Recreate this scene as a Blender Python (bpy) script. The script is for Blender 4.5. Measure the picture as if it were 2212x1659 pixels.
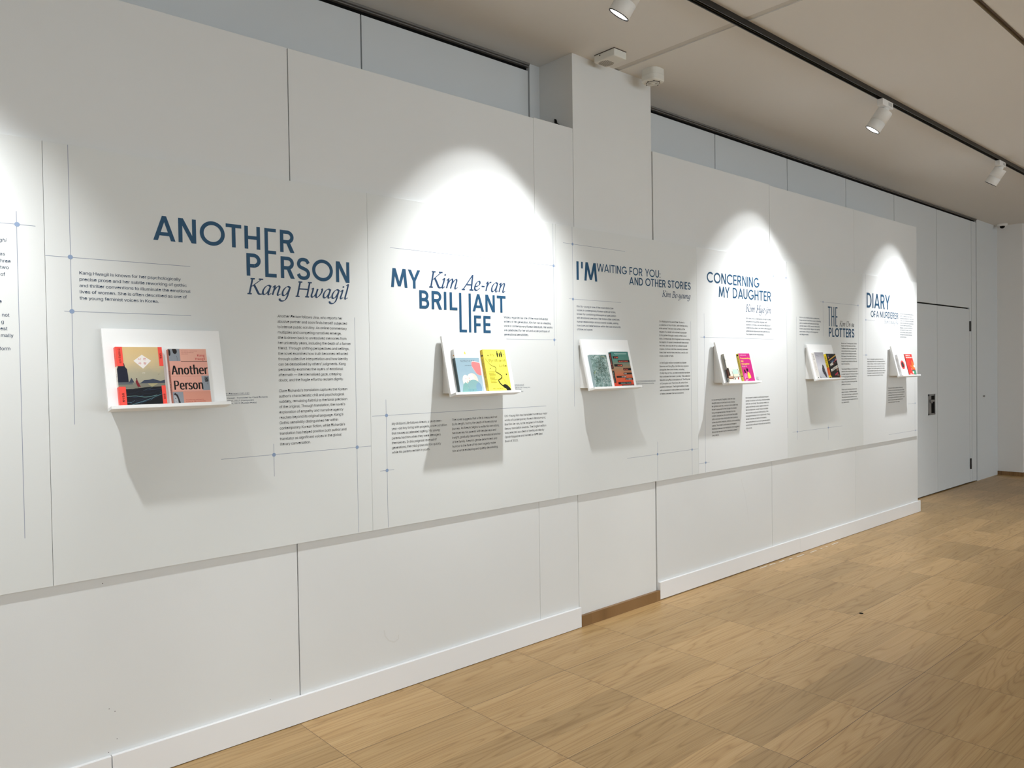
import bpy, bmesh, math, os, random
from mathutils import Matrix, Vector
PI = math.pi
for o in list(bpy.data.objects):
    bpy.data.objects.remove(o)
SC = bpy.context.scene
COL = SC.collection

# ------------------------------------------------------------------ camera
F_PX, W_PX, H_PX = 1670.26, 2212, 1659
yaw, pitch, roll = math.radians(41.937), math.radians(-1.048), math.radians(-0.866)
fwd = Vector((math.sin(yaw)*math.cos(pitch), math.cos(yaw)*math.cos(pitch), math.sin(pitch)))
rt = Vector((math.cos(yaw), -math.sin(yaw), 0)); up = rt.cross(fwd)
r2 = math.cos(roll)*rt + math.sin(roll)*up; u2 = -math.sin(roll)*rt + math.cos(roll)*up
cam = bpy.data.cameras.new('camera'); camo = bpy.data.objects.new('camera', cam); COL.objects.link(camo)
cam.sensor_fit = 'HORIZONTAL'; cam.sensor_width = 36; cam.lens = F_PX*36/W_PX; cam.clip_start = .05; cam.clip_end = 100
camo.matrix_world = Matrix(((r2.x, u2.x, -fwd.x, 0), (r2.y, u2.y, -fwd.y, 0), (r2.z, u2.z, -fwd.z, 1.46), (0, 0, 0, 1)))
SC.camera = camo

# ------------------------------------------------------------------ world, exposure
wd = bpy.data.worlds.new('world'); SC.world = wd; wd.use_nodes = True
wd.node_tree.nodes['Background'].inputs[0].default_value = (.75, .85, 1, 1)
wd.node_tree.nodes['Background'].inputs[1].default_value = 1.0
vs = SC.view_settings
vs.view_transform = 'Standard'; vs.look = 'None'; vs.exposure = 0.0; vs.gamma = 1.0; vs.use_curve_mapping = False
SC.cycles.max_bounces = 8; SC.cycles.diffuse_bounces = 5; SC.cycles.use_denoising = True
SC.cycles.sample_clamp_indirect = 4
PANE_STRENGTH = 4.3          # glow of the unseen window panes, added for ambient light
CEIL_STRENGTH = 6.9          # fill panels added on the unseen part of the ceiling
BEAM_W, SPILL_W = 34.0, 165.0   # lamp beam and spill

# ------------------------------------------------------------------ materials
MATS = {}
def lin(c):
    return tuple(((x/255)/12.92 if x/255 <= .04045 else ((x/255+.055)/1.055)**2.4) for x in c)
def mat(name, rgb, rough=.6, spec=.3, emit=None, bump=0, bscale=200, metal=0, vary=0):
    if name in MATS: return MATS[name]
    m = bpy.data.materials.new(name); m.use_nodes = True; nt = m.node_tree
    b = nt.nodes['Principled BSDF']
    b.inputs['Base Color'].default_value = (*rgb, 1); b.inputs['Roughness'].default_value = rough
    b.inputs['Specular IOR Level'].default_value = spec; b.inputs['Metallic'].default_value = metal
    if emit:
        b.inputs['Emission Color'].default_value = (*emit[0], 1); b.inputs['Emission Strength'].default_value = emit[1]
    if bump or vary:
        tc = nt.nodes.new('ShaderNodeTexCoord')
    if bump:
        n = nt.nodes.new('ShaderNodeTexNoise'); n.inputs['Scale'].default_value = bscale
        bp = nt.nodes.new('ShaderNodeBump'); bp.inputs['Strength'].default_value = bump; bp.inputs['Distance'].default_value = .002
        nt.links.new(tc.outputs['Object'], n.inputs['Vector']); nt.links.new(n.outputs['Fac'], bp.inputs['Height']); nt.links.new(bp.outputs['Normal'], b.inputs['Normal'])
    if vary:
        n2 = nt.nodes.new('ShaderNodeTexNoise'); n2.inputs['Scale'].default_value = 1.3; n2.inputs['Detail'].default_value = 4
        nt.links.new(tc.outputs['Object'], n2.inputs['Vector'])
        rp = nt.nodes.new('ShaderNodeValToRGB'); rp.color_ramp.elements[0].position = .3; rp.color_ramp.elements[1].position = .7
        rp.color_ramp.elements[0].color = (*[c*(1-vary) for c in rgb], 1); rp.color_ramp.elements[1].color = (*rgb, 1)
        nt.links.new(n2.outputs['Fac'], rp.inputs['Fac']); nt.links.new(rp.outputs['Color'], b.inputs['Base Color'])
    MATS[name] = m
    return m
def flat(rgb255, rough=.45):
    """printed ink of one sRGB colour"""
    key = 'ink_%d_%d_%d' % tuple(rgb255)
    return mat(key, lin(rgb255), rough, .3)
def gradient(name, stops, height):
    m = bpy.data.materials.new(name); m.use_nodes = True; nt = m.node_tree; b = nt.nodes['Principled BSDF']
    b.inputs['Roughness'].default_value = .45; b.inputs['Specular IOR Level'].default_value = .3
    tc = nt.nodes.new('ShaderNodeTexCoord'); sp = nt.nodes.new('ShaderNodeSeparateXYZ'); dv = nt.nodes.new('ShaderNodeMath'); dv.operation = 'DIVIDE'; dv.inputs[1].default_value = height
    rp = nt.nodes.new('ShaderNodeValToRGB'); el = rp.color_ramp.elements
    while len(el) < len(stops): el.new(.5)
    for e, (p, c) in zip(el, stops): e.position = p; e.color = (*lin(c), 1)
    nz = nt.nodes.new('ShaderNodeTexNoise'); nz.inputs['Scale'].default_value = 40; nz.inputs['Detail'].default_value = 5
    ad = nt.nodes.new('ShaderNodeMath'); ad.operation = 'MULTIPLY_ADD'; ad.inputs[1].default_value = .12
    sb = nt.nodes.new('ShaderNodeMath'); sb.operation = 'SUBTRACT'; sb.inputs[1].default_value = .06
    nt.links.new(tc.outputs['Object'], sp.inputs[0]); nt.links.new(tc.outputs['Object'], nz.inputs['Vector'])
    nt.links.new(sp.outputs['Z'], dv.inputs[0]); nt.links.new(nz.outputs['Fac'], ad.inputs[0]); nt.links.new(dv.outputs[0], ad.inputs[2])
    nt.links.new(ad.outputs[0], sb.inputs[0]); nt.links.new(sb.outputs[0], rp.inputs['Fac']); nt.links.new(rp.outputs['Color'], b.inputs['Base Color'])
    return m

M_BOARD = mat('board_paint', (.735, .742, .738), .6, .25, bump=.05, bscale=260, vary=.03)
M_PANEL = mat('panel_print', (.712, .724, .712), .5, .3)
M_PANELB = mat('panel_print_cool', (.765, .775, .775), .5, .3)
M_WALL = mat('wall_paint_grey', (.66, .685, .70), .6, .25, bump=.04, bscale=300)
M_PILLAR = mat('pillar_paint', (.765, .77, .76), .65, .25, bump=.05, bscale=200, vary=.04)
M_BASEB = mat('baseboard_paint', (.82, .82, .83), .4, .35)
M_CEIL = mat('ceiling_paint', (.74, .725, .70), .8, .2, bump=.03, bscale=300)
M_CEILBAND = mat('ceiling_band', (.60, .575, .54), .8, .2)
M_ENDWALL = mat('end_wall_paint', (.78, .765, .745), .7, .25)
M_BLACK = mat('black_gap', (.006, .006, .006), .8, .1)
M_TRACK = mat('track_black', (.012, .012, .011), .4, .4)
M_TRACKIN = mat('track_inner', (.06, .06, .045), .35, .5)
M_ALU = mat('profile_grey', (.22, .21, .2), .4, .4, metal=.3)
M_STEEL = mat('brushed_steel', (.30, .30, .30), .35, .5, metal=.8)
M_DARKSTEEL = mat('dark_steel', (.08, .08, .08), .4, .5, metal=.6)
M_SHELF = mat('shelf_white', (.90, .90, .895), .35, .4)
M_LAMP = mat('lamp_white', (.80, .79, .77), .4, .4)
M_BEZEL = mat('lamp_bezel', (.008, .008, .01), .3, .5)
M_LENS = mat('lamp_lens', (.9, .9, .9), .3, .3, emit=((1, .98, .95), 12))
M_PLASTIC = mat('device_plastic', (.74, .73, .68), .45, .4)
M_GRILLE = mat('grille_dark', (.12, .10, .09), .6, .2)
M_FRAME = mat('window_frame_white', (.75, .76, .77), .5, .3)
M_PANE = mat('window_pane_daylight', (.8, .85, .9), .3, .3, emit=((.79, .91, 1.0), PANE_STRENGTH))  # pane glows by itself, added as a stand-in for daylight
M_PAPER = mat('paper_pages', (.78, .75, .68), .8, .1)
INK_TITLE = mat('ink_title_blue', (.012, .070, .148), .45, .3)
INK_NAME = mat('ink_name_navy', (.016, .05, .12), .45, .3)
INK_INTRO = mat('ink_intro_navy', (.018, .04, .085), .5, .3)
INK_BODY = mat('ink_body_grey', (.018, .018, .022), .5, .3)
INK_LINE = mat('ink_line_blue', (.22, .25, .34), .5, .3)
INK_DOT = mat('ink_dot_blue', (.25, .33, .48), .5, .3)
M_WOODSK = None

def wood_nodes(name, tile=True, base=((.46, .288, .122), (.535, .355, .168), (.34, .20, .077))):
    m = bpy.data.materials.new(name); m.use_nodes = True; nt = m.node_tree; N = nt.nodes; L = nt.links
    b = N['Principled BSDF']
    def math_(op, a, bb=None, c=None):
        n = N.new('ShaderNodeMath'); n.operation = op
        for i, v in enumerate((a, bb, c)):
            if v is None: continue
            if isinstance(v, (int, float)): n.inputs[i].default_value = v
            else: L.new(v, n.inputs[i])
        return n.outputs[0]
    tc = N.new('ShaderNodeTexCoord'); sp = N.new('ShaderNodeSeparateXYZ'); L.new(tc.outputs['Object'], sp.inputs[0])
    X, Y = sp.outputs['X'], sp.outputs['Y']
    TS = .6
    xx = math_('DIVIDE', math_('SUBTRACT', X, 2.062-6), TS); yy = math_('DIVIDE', math_('SUBTRACT', Y, 2.012-12), TS)
    tx = math_('FLOOR', xx); ty = math_('FLOOR', yy); fx = math_('FRACT', xx); fy = math_('FRACT', yy)
    tid = math_('ADD', math_('MULTIPLY', tx, 17.0), math_('MULTIPLY', ty, 5.0))
    st = math_('MULTIPLY', fy, 4.0); si = math_('FLOOR', st)
    cv = N.new('ShaderNodeCombineXYZ'); L.new(tx, cv.inputs[0]); L.new(ty, cv.inputs[1]); L.new(si, cv.inputs[2])
    wn = N.new('ShaderNodeTexWhiteNoise'); wn.noise_dimensions = '3D'; L.new(cv.outputs[0], wn.inputs['Vector'])
    cv2 = N.new('ShaderNodeCombineXYZ'); L.new(tx, cv2.inputs[0]); L.new(ty, cv2.inputs[1])
    wn2 = N.new('ShaderNodeTexWhiteNoise'); wn2.noise_dimensions = '2D'; L.new(cv2.outputs[0], wn2.inputs['Vector'])
    # grain coordinates, shifted per stave
    gx = math_('ADD', math_('MULTIPLY', X, .75), math_('MULTIPLY', wn.outputs['Value'], 37.0))
    gy = math_('ADD', math_('MULTIPLY', Y, 9.0), math_('MULTIPLY', wn.outputs['Value'], 91.0))
    gc = N.new('ShaderNodeCombineXYZ'); L.new(gx, gc.inputs[0]); L.new(gy, gc.inputs[1])
    n1 = N.new('ShaderNodeTexNoise'); n1.inputs['Scale'].default_value = 1.0; n1.inputs['Detail'].default_value = 1.5; n1.inputs['Roughness'].default_value = .4
    L.new(gc.outputs[0], n1.inputs['Vector'])
    rings = math_('FRACT', math_('MULTIPLY', n1.outputs['Fac'], 15.0))
    rings = math_('POWER', math_('ABSOLUTE', math_('SUBTRACT', math_('MULTIPLY', rings, 2.0), 1.0)), 1.6)
    gc2 = N.new('ShaderNodeCombineXYZ'); L.new(math_('MULTIPLY', gx, 3.5), gc2.inputs[0]); L.new(math_('MULTIPLY', gy, 26.0), gc2.inputs[1])
    n2 = N.new('ShaderNodeTexNoise'); n2.inputs['Scale'].default_value = 1.0; n2.inputs['Detail'].default_value = 3; L.new(gc2.outputs[0], n2.inputs['Vector'])
    gc3 = N.new('ShaderNodeCombineXYZ'); L.new(math_('MULTIPLY', gx, 1.6), gc3.inputs[0]); L.new(math_('MULTIPLY', gy, 2.2), gc3.inputs[1])
    n3 = N.new('ShaderNodeTexNoise'); n3.inputs['Scale'].default_value = 1.0; n3.inputs['Detail'].default_value = 3; L.new(gc3.outputs[0], n3.inputs['Vector'])
    g = math_('SUBTRACT', math_('ADD', math_('MULTIPLY', n2.outputs['Fac'], .75), math_('MULTIPLY', n3.outputs['Fac'], .55)), math_('MULTIPLY', math_('SUBTRACT', 1.0, rings), -.12))
    g = math_('SUBTRACT', g, math_('MULTIPLY', math_('POWER', rings, 3.0), .22))
    rp = N.new('ShaderNodeValToRGB'); el = rp.color_ramp.elements; el.new(.5)
    for e, p, c in zip(el, (.32, .62, .9), (base[2], base[0], base[1])): e.position = p; e.color = (*c, 1)
    L.new(g, rp.inputs['Fac'])
    # per-stave tone
    tone = math_('ADD', .80, math_('ADD', math_('MULTIPLY', wn.outputs['Value'], .26), math_('MULTIPLY', wn2.outputs['Value'], .06)))
    mx = N.new('ShaderNodeMix'); mx.data_type = 'RGBA'; mx.blend_type = 'MULTIPLY'; mx.inputs['Factor'].default_value = 1
    tcx = N.new('ShaderNodeCombineColor'); L.new(tone, tcx.inputs[0]); L.new(tone, tcx.inputs[1]); L.new(math_('POWER', tone, 1.15), tcx.inputs[2])
    cols = [s for s in mx.inputs if s.type == 'RGBA']
    L.new(rp.outputs['Color'], cols[0]); L.new(tcx.outputs[0], cols[1])
    out = [s for s in mx.outputs if s.type == 'RGBA'][0]
    if tile:
        # dark joints: strong across every tile, softer between staves
        def edge(f, w): return math_('GREATER_THAN', math_('ABSOLUTE', math_('SUBTRACT', f, .5)), .5-w)
        jx = edge(fx, .0021); jy = edge(fy, .0022)
        js = math_('MULTIPLY', edge(math_('FRACT', st), .007), .25)
        j = math_('MINIMUM', 1.0, math_('ADD', math_('ADD', math_('MULTIPLY', jx, .75), math_('MULTIPLY', jy, .65)), js))
        mj = N.new('ShaderNodeMix'); mj.data_type = 'RGBA'; L.new(j, mj.inputs['Factor'])
        mc = [s for s in mj.inputs if s.type == 'RGBA']; L.new(out, mc[0]); mc[1].default_value = (.055, .03, .015, 1)
        out = [s for s in mj.outputs if s.type == 'RGBA'][0]
    L.new(out, b.inputs['Base Color'])
    b.inputs['Roughness'].default_value = .34; b.inputs['Specular IOR Level'].default_value = .35
    rr = N.new('ShaderNodeMapRange'); rr.inputs['To Min'].default_value = .30; rr.inputs['To Max'].default_value = .46; L.new(n2.outputs['Fac'], rr.inputs['Value']); L.new(rr.outputs[0], b.inputs['Roughness'])
    return m
M_FLOOR = wood_nodes('oak_floor')
M_WOODSK = wood_nodes('oak_skirting', False, ((.23, .125, .05), (.28, .16, .07), (.17, .09, .035)))

# ------------------------------------------------------------------ mesh helpers
class MB:
    """collects geometry with material slots, links it as ONE mesh object"""
    def __init__(s): s.v = []; s.f = []; s.m = []; s.mats = []; s.smooth = set()
    def slot(s, m):
        if m not in s.mats: s.mats.append(m)
        return s.mats.index(m)
    def add(s, vs, fs, m, smooth=False):
        o = len(s.v); s.v += [tuple(v) for v in vs]; k = s.slot(m)
        for f in fs:
            if smooth: s.smooth.add(len(s.f))
            s.f.append([i+o for i in f]); s.m.append(k)
    def box(s, a, b, m, bevel=0):
        (x0, y0, z0), (x1, y1, z1) = a, b
        if bevel:
            bm = bmesh.new(); bmesh.ops.create_cube(bm, size=1)
            for v in bm.verts: v.co = Vector(((x0+x1)/2+v.co.x*(x1-x0), (y0+y1)/2+v.co.y*(y1-y0), (z0+z1)/2+v.co.z*(z1-z0)))
            bmesh.ops.bevel(bm, geom=list(bm.edges), offset=bevel, segments=2, profile=.5, affect='EDGES')
            bm.verts.index_update(); s.add([v.co[:] for v in bm.verts], [[v.index for v in f.verts] for f in bm.faces], m); bm.free(); return
        s.add([(x0, y0, z0), (x1, y0, z0), (x1, y1, z0), (x0, y1, z0), (x0, y0, z1), (x1, y0, z1), (x1, y1, z1), (x0, y1, z1)],
              [(0, 3, 2, 1), (4, 5, 6, 7), (0, 1, 5, 4), (1, 2, 6, 5), (2, 3, 7, 6), (3, 0, 4, 7)], m)
    def prism(s, poly, x0, x1, m):
        """polygon in (y,z) pushed along x"""
        n = len(poly)
        s.add([(x0, *p) for p in poly]+[(x1, *p) for p in poly], [list(range(n))[::-1], list(range(n, 2*n))]+[(i, (i+1) % n, n+(i+1) % n, n+i) for i in range(n)], m)
    def lathe(s, prof, m, seg=40, mtx=None, ms=None, smooth=True):
        """profile of (r,z); ms: material per segment"""
        vs_ = []
        for r, z in prof:
            for k in range(seg):
                a = 2*PI*k/seg; p = Vector((r*math.cos(a), r*math.sin(a), z)); vs_.append((mtx @ p) if mtx else p)
        o = len(s.v); s.v += [tuple(v) for v in vs_]
        for i in range(len(prof)-1):
            k_ = s.slot(ms[i] if ms else m)
            for k in range(seg):
                if smooth: s.smooth.add(len(s.f))
                s.f.append([o+i*seg+k, o+i*seg+(k+1) % seg, o+(i+1)*seg+(k+1) % seg, o+(i+1)*seg+k]); s.m.append(k_)
    lay = 0
    def glyph(s, polys, m, y):
        for p in polys:
            s.lay = (s.lay+1) % 97; s.poly2(p, m, y-s.lay*6e-6)
    def poly2(s, pts, m, y=0):
        """flat print polygon in local (x,z) facing -y"""
        s.add([(p[0], y, p[1]) for p in pts], [list(range(len(pts)))], m)
    def build(s, name, parent=None, **props):
        me = bpy.data.meshes.new(name); me.from_pydata(s.v, [], s.f)
        for m in s.mats: me.materials.append(m)
        me.polygons.foreach_set('material_index', s.m)
        if s.smooth:
            for i in s.smooth: me.polygons[i].use_smooth = True
        me.update()
        o = bpy.data.objects.new(name, me); COL.objects.link(o)
        if parent: o.parent = parent
        for k, v in props.items(): o[k] = v
        return o
def empty(name, loc=(0, 0, 0), **props):
    o = bpy.data.objects.new(name, None); COL.objects.link(o); o.location = loc; o.empty_display_size = .1
    for k, v in props.items(): o[k] = v
    return o
def dup(root, **props):
    def cp(o, par):
        c = o.copy(); COL.objects.link(c)
        if par: c.parent = par
        for ch in list(o.children): cp(ch, c)
        return c
    c = cp(root, None)
    for k, v in props.items(): c[k] = v
    return c
def fix_normals(o):
    bm = bmesh.new(); bm.from_mesh(o.data); bmesh.ops.recalc_face_normals(bm, faces=bm.faces); bm.to_mesh(o.data); bm.free()

# ------------------------------------------------------------------ room constants
Y_BOARD, Y_PANEL, Y_BASE, Y_WALL, Z_CEIL = 2.993, 2.981, 2.977, 3.267, 3.226
XMIN, XMAX, YMIN = -5.0, 14.0, -7.0
X_END = 11.43

# ------------------------------------------------------------------ structure
f = MB(); f.box((XMIN, YMIN, -.1), (XMAX, Y_WALL+.3, 0), M_FLOOR); f.build('floor', kind='structure')
c = MB()
for xa, xb in ((XMIN, 3.538), (3.588, XMAX)):
    for ya, yb in ((YMIN, 1.278), (1.308, Y_WALL+.3)):
        c.box((xa, ya, Z_CEIL), (xb, yb, Z_CEIL+.12), M_CEIL)
c.box((3.538, YMIN, Z_CEIL+.006), (3.588, Y_WALL+.3, Z_CEIL+.12), M_CEILBAND)
c.box((XMIN, 1.278, Z_CEIL+.05), (3.538, 1.308, Z_CEIL+.12), M_BLACK); c.box((3.588, 1.278, Z_CEIL+.05), (XMAX, 1.308, Z_CEIL+.12), M_BLACK)
c.build('ceiling', kind='structure')
# slot lining in the ceiling
t = MB(); t.box((XMIN, 1.2785, Z_CEIL-.004), (XMAX, 1.286, Z_CEIL+.05), mat('slot_lining', (.10, .065, .04), .6, .2)); t.build('trim_1', kind='structure')
# grey back wall made of tall boards with open joints, dark slot over them
w = MB(); g = .004
joints = [XMIN, -1.2, .85, 1.99, 3.098]
joints2 = [3.88, 4.994, 6.053, 7.128, 8.207, 9.36]
TOPG = 3.184
w.box((XMIN, Y_WALL+.02, 0), (XMAX, Y_WALL+.3, Z_CEIL), M_BLACK)
for a, b in zip(joints[:-1], joints[1:]): w.box((a+g, Y_WALL, .012), (b-g, Y_WALL+.02, TOPG), M_WALL)
w.box((3.102, Y_WALL-.006, 0), (3.25, Y_WALL+.02, Z_CEIL), M_WALL)
for a, b in zip(joints2[:-2], joints2[1:-1]): w.box((a+g, Y_WALL, .012), (b-g, Y_WALL+.02, TOPG), M_WALL)
DT = 2.115   # door top
w.box((8.207+g, Y_WALL, DT+.012), (9.36-g, Y_WALL+.02, TOPG), M_WALL)
w.box((9.36+g, Y_WALL, DT+.012), (10.47, Y_WALL+.02, TOPG), M_WALL)
w.box((10.405, Y_WALL, .012), (10.47, Y_WALL+.02, DT+.012), M_WALL)
w.box((10.472, Y_WALL-.003, .012), (10.628, Y_WALL+.02, TOPG), M_WALL)
w.box((10.650, Y_WALL-.004, 0), (X_END+.1, Y_WALL+.02, Z_CEIL), M_WALL)
w.build('wall_back', kind='structure')
# grey metal profile along the ceiling over the dark slot
t = MB()
for a, b in ((XMIN, 3.10), (3.88, 10.650)):
    t.box((a, Y_WALL-.012, Z_CEIL-.011), (b, Y_WALL+.004, Z_CEIL), M_ALU); t.box((a, Y_WALL-.002, Z_CEIL-.019), (b, Y_WALL+.015, Z_CEIL-.013), M_ALU)
t.build('trim_2', kind='structure')
# doors set flush in the back wall
def door_leaf(name, xa, xb, lab):
    d = MB(); d.box((xa, Y_WALL, .014), (xb, Y_WALL+.019, DT-.004), M_WALL); return d.build(name, kind='structure', label=lab, category='door')
d1 = door_leaf('door_1', 8.207, 9.358, 'grey flush door leaf with a recessed steel pull, half hidden by the partition end')
h = MB(); x0, x1, z0, z1 = 9.085, 9.289, .890, 1.121
for a, b in (((x0, z0), (x0+.03, z1)), ((x1-.02, z0), (x1, z1)), ((x0, z0), (x1, z0+.018)), ((x0, z1-.018), (x1, z1))):
    h.box((a[0], Y_WALL-.003, a[1]), (b[0], Y_WALL+.002, b[1]), M_STEEL)
h.box((x0+.03, Y_WALL-.0006, z0+.018), (x1-.02, Y_WALL+.002, z1-.018), M_BLACK)
h.box((x0+.03, Y_WALL-.0012, z0+.018), (x0+.09, Y_WALL-.0002, z1-.018), M_STEEL)
hp = h.build('recessed_pull', d1)
h = MB(); h.box((x0+.035, Y_WALL-.02, z1-.085), (x0+.15, Y_WALL-.0012, z1-.062), M_STEEL, .003); h.box((x0+.06, Y_WALL-.018, z1-.10), (x0+.085, Y_WALL-.0012, z1-.06), M_STEEL, .003); h.build('latch', hp)
d2 = door_leaf('door_2', 9.364, 10.398, 'grey flush door leaf with two dark hinges on its right edge')
for za, zb in ((1.843, 1.965), (.173, .30)):
    h = MB(); h.box((10.392, Y_WALL-.012, za), (10.43, Y_WALL-.0002, zb), M_DARKSTEEL, .002); h.lathe([(.0, za), (.007, za), (.007, zb), (0, zb)], M_DARKSTEEL, 12, Matrix.Translation((10.404, Y_WALL-.012, 0))); h.build('hinge', d2)
# beige end wall with its return, skirting
w = MB(); w.box((X_END, 2.980, 0), (XMAX, Y_WALL+.02, Z_CEIL), M_ENDWALL); w.build('wall_end', kind='structure')
w = MB(); w.box((X_END-.012, 2.982, 0), (X_END, Y_WALL-.0045, .05), M_WOODSK); w.box((X_END-.012, 2.968, 0), (XMAX, 2.980, .05), M_WOODSK); w.build('baseboard_end', kind='structure')
w = MB(); w.box((XMAX, YMIN, 0), (XMAX+.2, Y_WALL+.3, Z_CEIL), M_ENDWALL); w.build('wall_right', kind='structure')
# rear and left walls; unseen glowing windows in the rear added for ambient light
def window_wall(name, axis, base, spans, lo, hi, first):
    """axis 'y': wall along x at y=base; axis 'x': wall along y at x=base"""
    w = MB(); zs, zt = .25, 2.75
    def bx(a, b, z0, z1, d0, d1, m, mb):
        if axis == 'y': mb.box((a, base+d0, z0), (b, base+d1, z1), m)
        else: mb.box((base+d0, a, z0), (base+d1, b, z1), m)
    cur = lo
    for a, b in spans:
        bx(cur, a, 0, Z_CEIL, -.2, 0, M_PILLAR, w); bx(a, b, 0, zs, -.2, 0, M_PILLAR, w); bx(a, b, zt, Z_CEIL, -.2, 0, M_PILLAR, w); cur = b
    bx(cur, hi, 0, Z_CEIL, -.2, 0, M_PILLAR, w); w.build(name, kind='structure')
    for i, (a, b) in enumerate(spans):
        fr = MB(); e = .06
        bx(a, a+e, zs, zt, -.14, -.06, M_FRAME, fr); bx(b-e, b, zs, zt, -.14, -.06, M_FRAME, fr); bx(a+e, b-e, zs, zs+e, -.14, -.06, M_FRAME, fr); bx(a+e, b-e, zt-e, zt, -.14, -.06, M_FRAME, fr)
        mid = (a+b)/2; bx(mid-.03, mid+.03, zs+e, zt-e, -.14, -.06, M_FRAME, fr)
        fo = fr.build('window_%d' % (first+i), kind='structure')
        for p, q in ((a+e, mid-.03), (mid+.03, b-e)):
            pn = MB(); bx(p, q, zs+e, zt-e, -.11, -.10, M_PANE, pn); pn.build('window_pane', fo)
window_wall('wall_rear', 'y', YMIN, [(-3.6, -.9), (0, 2.7), (3.6, 6.3), (7.2, 9.9)], XMIN, XMAX, 1)
window_wall('wall_left', 'x', XMIN, [], YMIN, Y_WALL+.3, 5)
# white pillar between the two partition runs
w = MB(); w.box((3.1795, Y_BOARD+.004, 0), (3.883, Y_WALL+.1, Z_CEIL), M_PILLAR); w.build('wall_pillar', kind='structure')
w = MB(); w.box((3.1795, 2.978, 0), (3.8985, Y_BOARD+.004, .064), M_WOODSK); w.build('baseboard_pillar', kind='structure')

# fill panels added on the ceiling, out of view, to brighten floor and walls
M_DIFF = mat('light_diffuser', (.85, .85, .85), .4, .3, emit=((.885, .96, 1.0), CEIL_STRENGTH))
k = 0
for yy in (-.9, -3.4):
    for xx in (-2.6, 1.2, 5.0, 8.8, 12.3):
        cl = empty('ceiling_light', (xx, yy, Z_CEIL), label='long white ceiling light panel behind the camera position', category='light', group='ceiling light panels')
        b = MB(); b.box((-.92, -.17, -.012), (.92, -.15, -.0003), M_FRAME); b.box((-.92, .15, -.012), (.92, .17, -.0003), M_FRAME); b.box((-.92, -.15, -.012), (-.90, .15, -.0003), M_FRAME); b.box((.90, -.15, -.012), (.92, .15, -.0003), M_FRAME); b.build('frame', cl)
        b = MB(); b.box((-.90, -.15, -.009), (.90, .15, -.0003), M_DIFF); b.build('diffuser', cl)

# ------------------------------------------------------------------ partition boards and white baseboards
BD = [(-1.328, .070, 2.80, 'white partition board at the far left, beyond the frame edge'),
      (.074, 1.4705, 2.80, 'white partition board behind the leftmost two panels, left of the dark joint'),
      (1.4745, 2.870, 2.80, 'white partition board between the dark joint and the narrow board'),
      (2.8715, 3.1735, 2.804, 'narrow white partition board just left of the pillar'),
      (3.892, 5.281, 2.805, 'white partition board just right of the pillar'),
      (5.284, 6.679, 2.798, 'white partition board second right of the pillar'),
      (6.681, 8.048, 2.798, 'white partition board at the far end beside the grey doors')]
PBD = []
for xa, xb, zt, lab in BD:
    b = MB(); b.box((xa, Y_BOARD+.0004, 0), (xb, Y_BOARD+.03, zt), M_BOARD, .0012)
    PBD.append(b.build('partition_board', label=lab, category='board', group='white partition boards'))
BB = [(-1.328, .7435, .1135), (.7465, 3.1765, .1135), (3.899, 5.672, .1135), (5.674, 8.075, .1105)]
for i, (xa, xb, zt) in enumerate(BB):
    b = MB(); b.box((xa, Y_BASE, .0025 if i != 2 else .007), (xb, Y_BOARD, zt), M_BASEB, .001); b.build('baseboard_front', kind='structure')

SPECKS = [(1, 0.7438, 0.2781, 0.0016), (1, 0.7624, 0.2641, 0.0016), (1, 0.767, 0.1635, 0.0016), (1, 0.7383, 0.1242, 0.0016), (1, 0.7326, 0.7279, 0.0016), (1, 1.3411, 0.1338, 0.0016)]
SCUFFS = [(2, [(1.887, 0.2864), (1.8913, 0.2599), (1.9106, 0.234), (1.9403, 0.2203), (1.9631, 0.2296), (1.9636, 0.2488)], .006), (4, [(4.862, 0.6598), (4.9027, 0.5661), (4.9374, 0.4522), (4.9539, 0.3399)], .004)]
# small nail holes and faint scuffs on the lower boards
M_SPECK = mat('speck_dark', (.10, .09, .085), .8, .1); M_SCUFF = mat('scuff_grey', (.68, .68, .668), .7, .2)
for bi, x_, z_, r_ in SPECKS:
    b = MB(); b.poly2([(x_+r_*math.cos(2*PI*k/10), z_+r_*math.sin(2*PI*k/10)) for k in range(10)], M_SPECK, Y_BOARD+.0002); b.build('nail_hole', PBD[bi])
for bi, pts, w_ in SCUFFS:
    b = MB()
    for (xa, za), (xb, zb) in zip(pts[:-1], pts[1:]):
        d_ = Vector((xb-xa, zb-za)).normalized(); n_ = Vector((-d_.y, d_.x))*w_/2
        b.poly2([(xa+n_.x, za+n_.y), (xb+n_.x, zb+n_.y), (xb-n_.x, zb-n_.y), (xa-n_.x, za-n_.y)], M_SCUFF, Y_BOARD+.0002)
    b.build('scuff_mark', PBD[bi])

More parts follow.
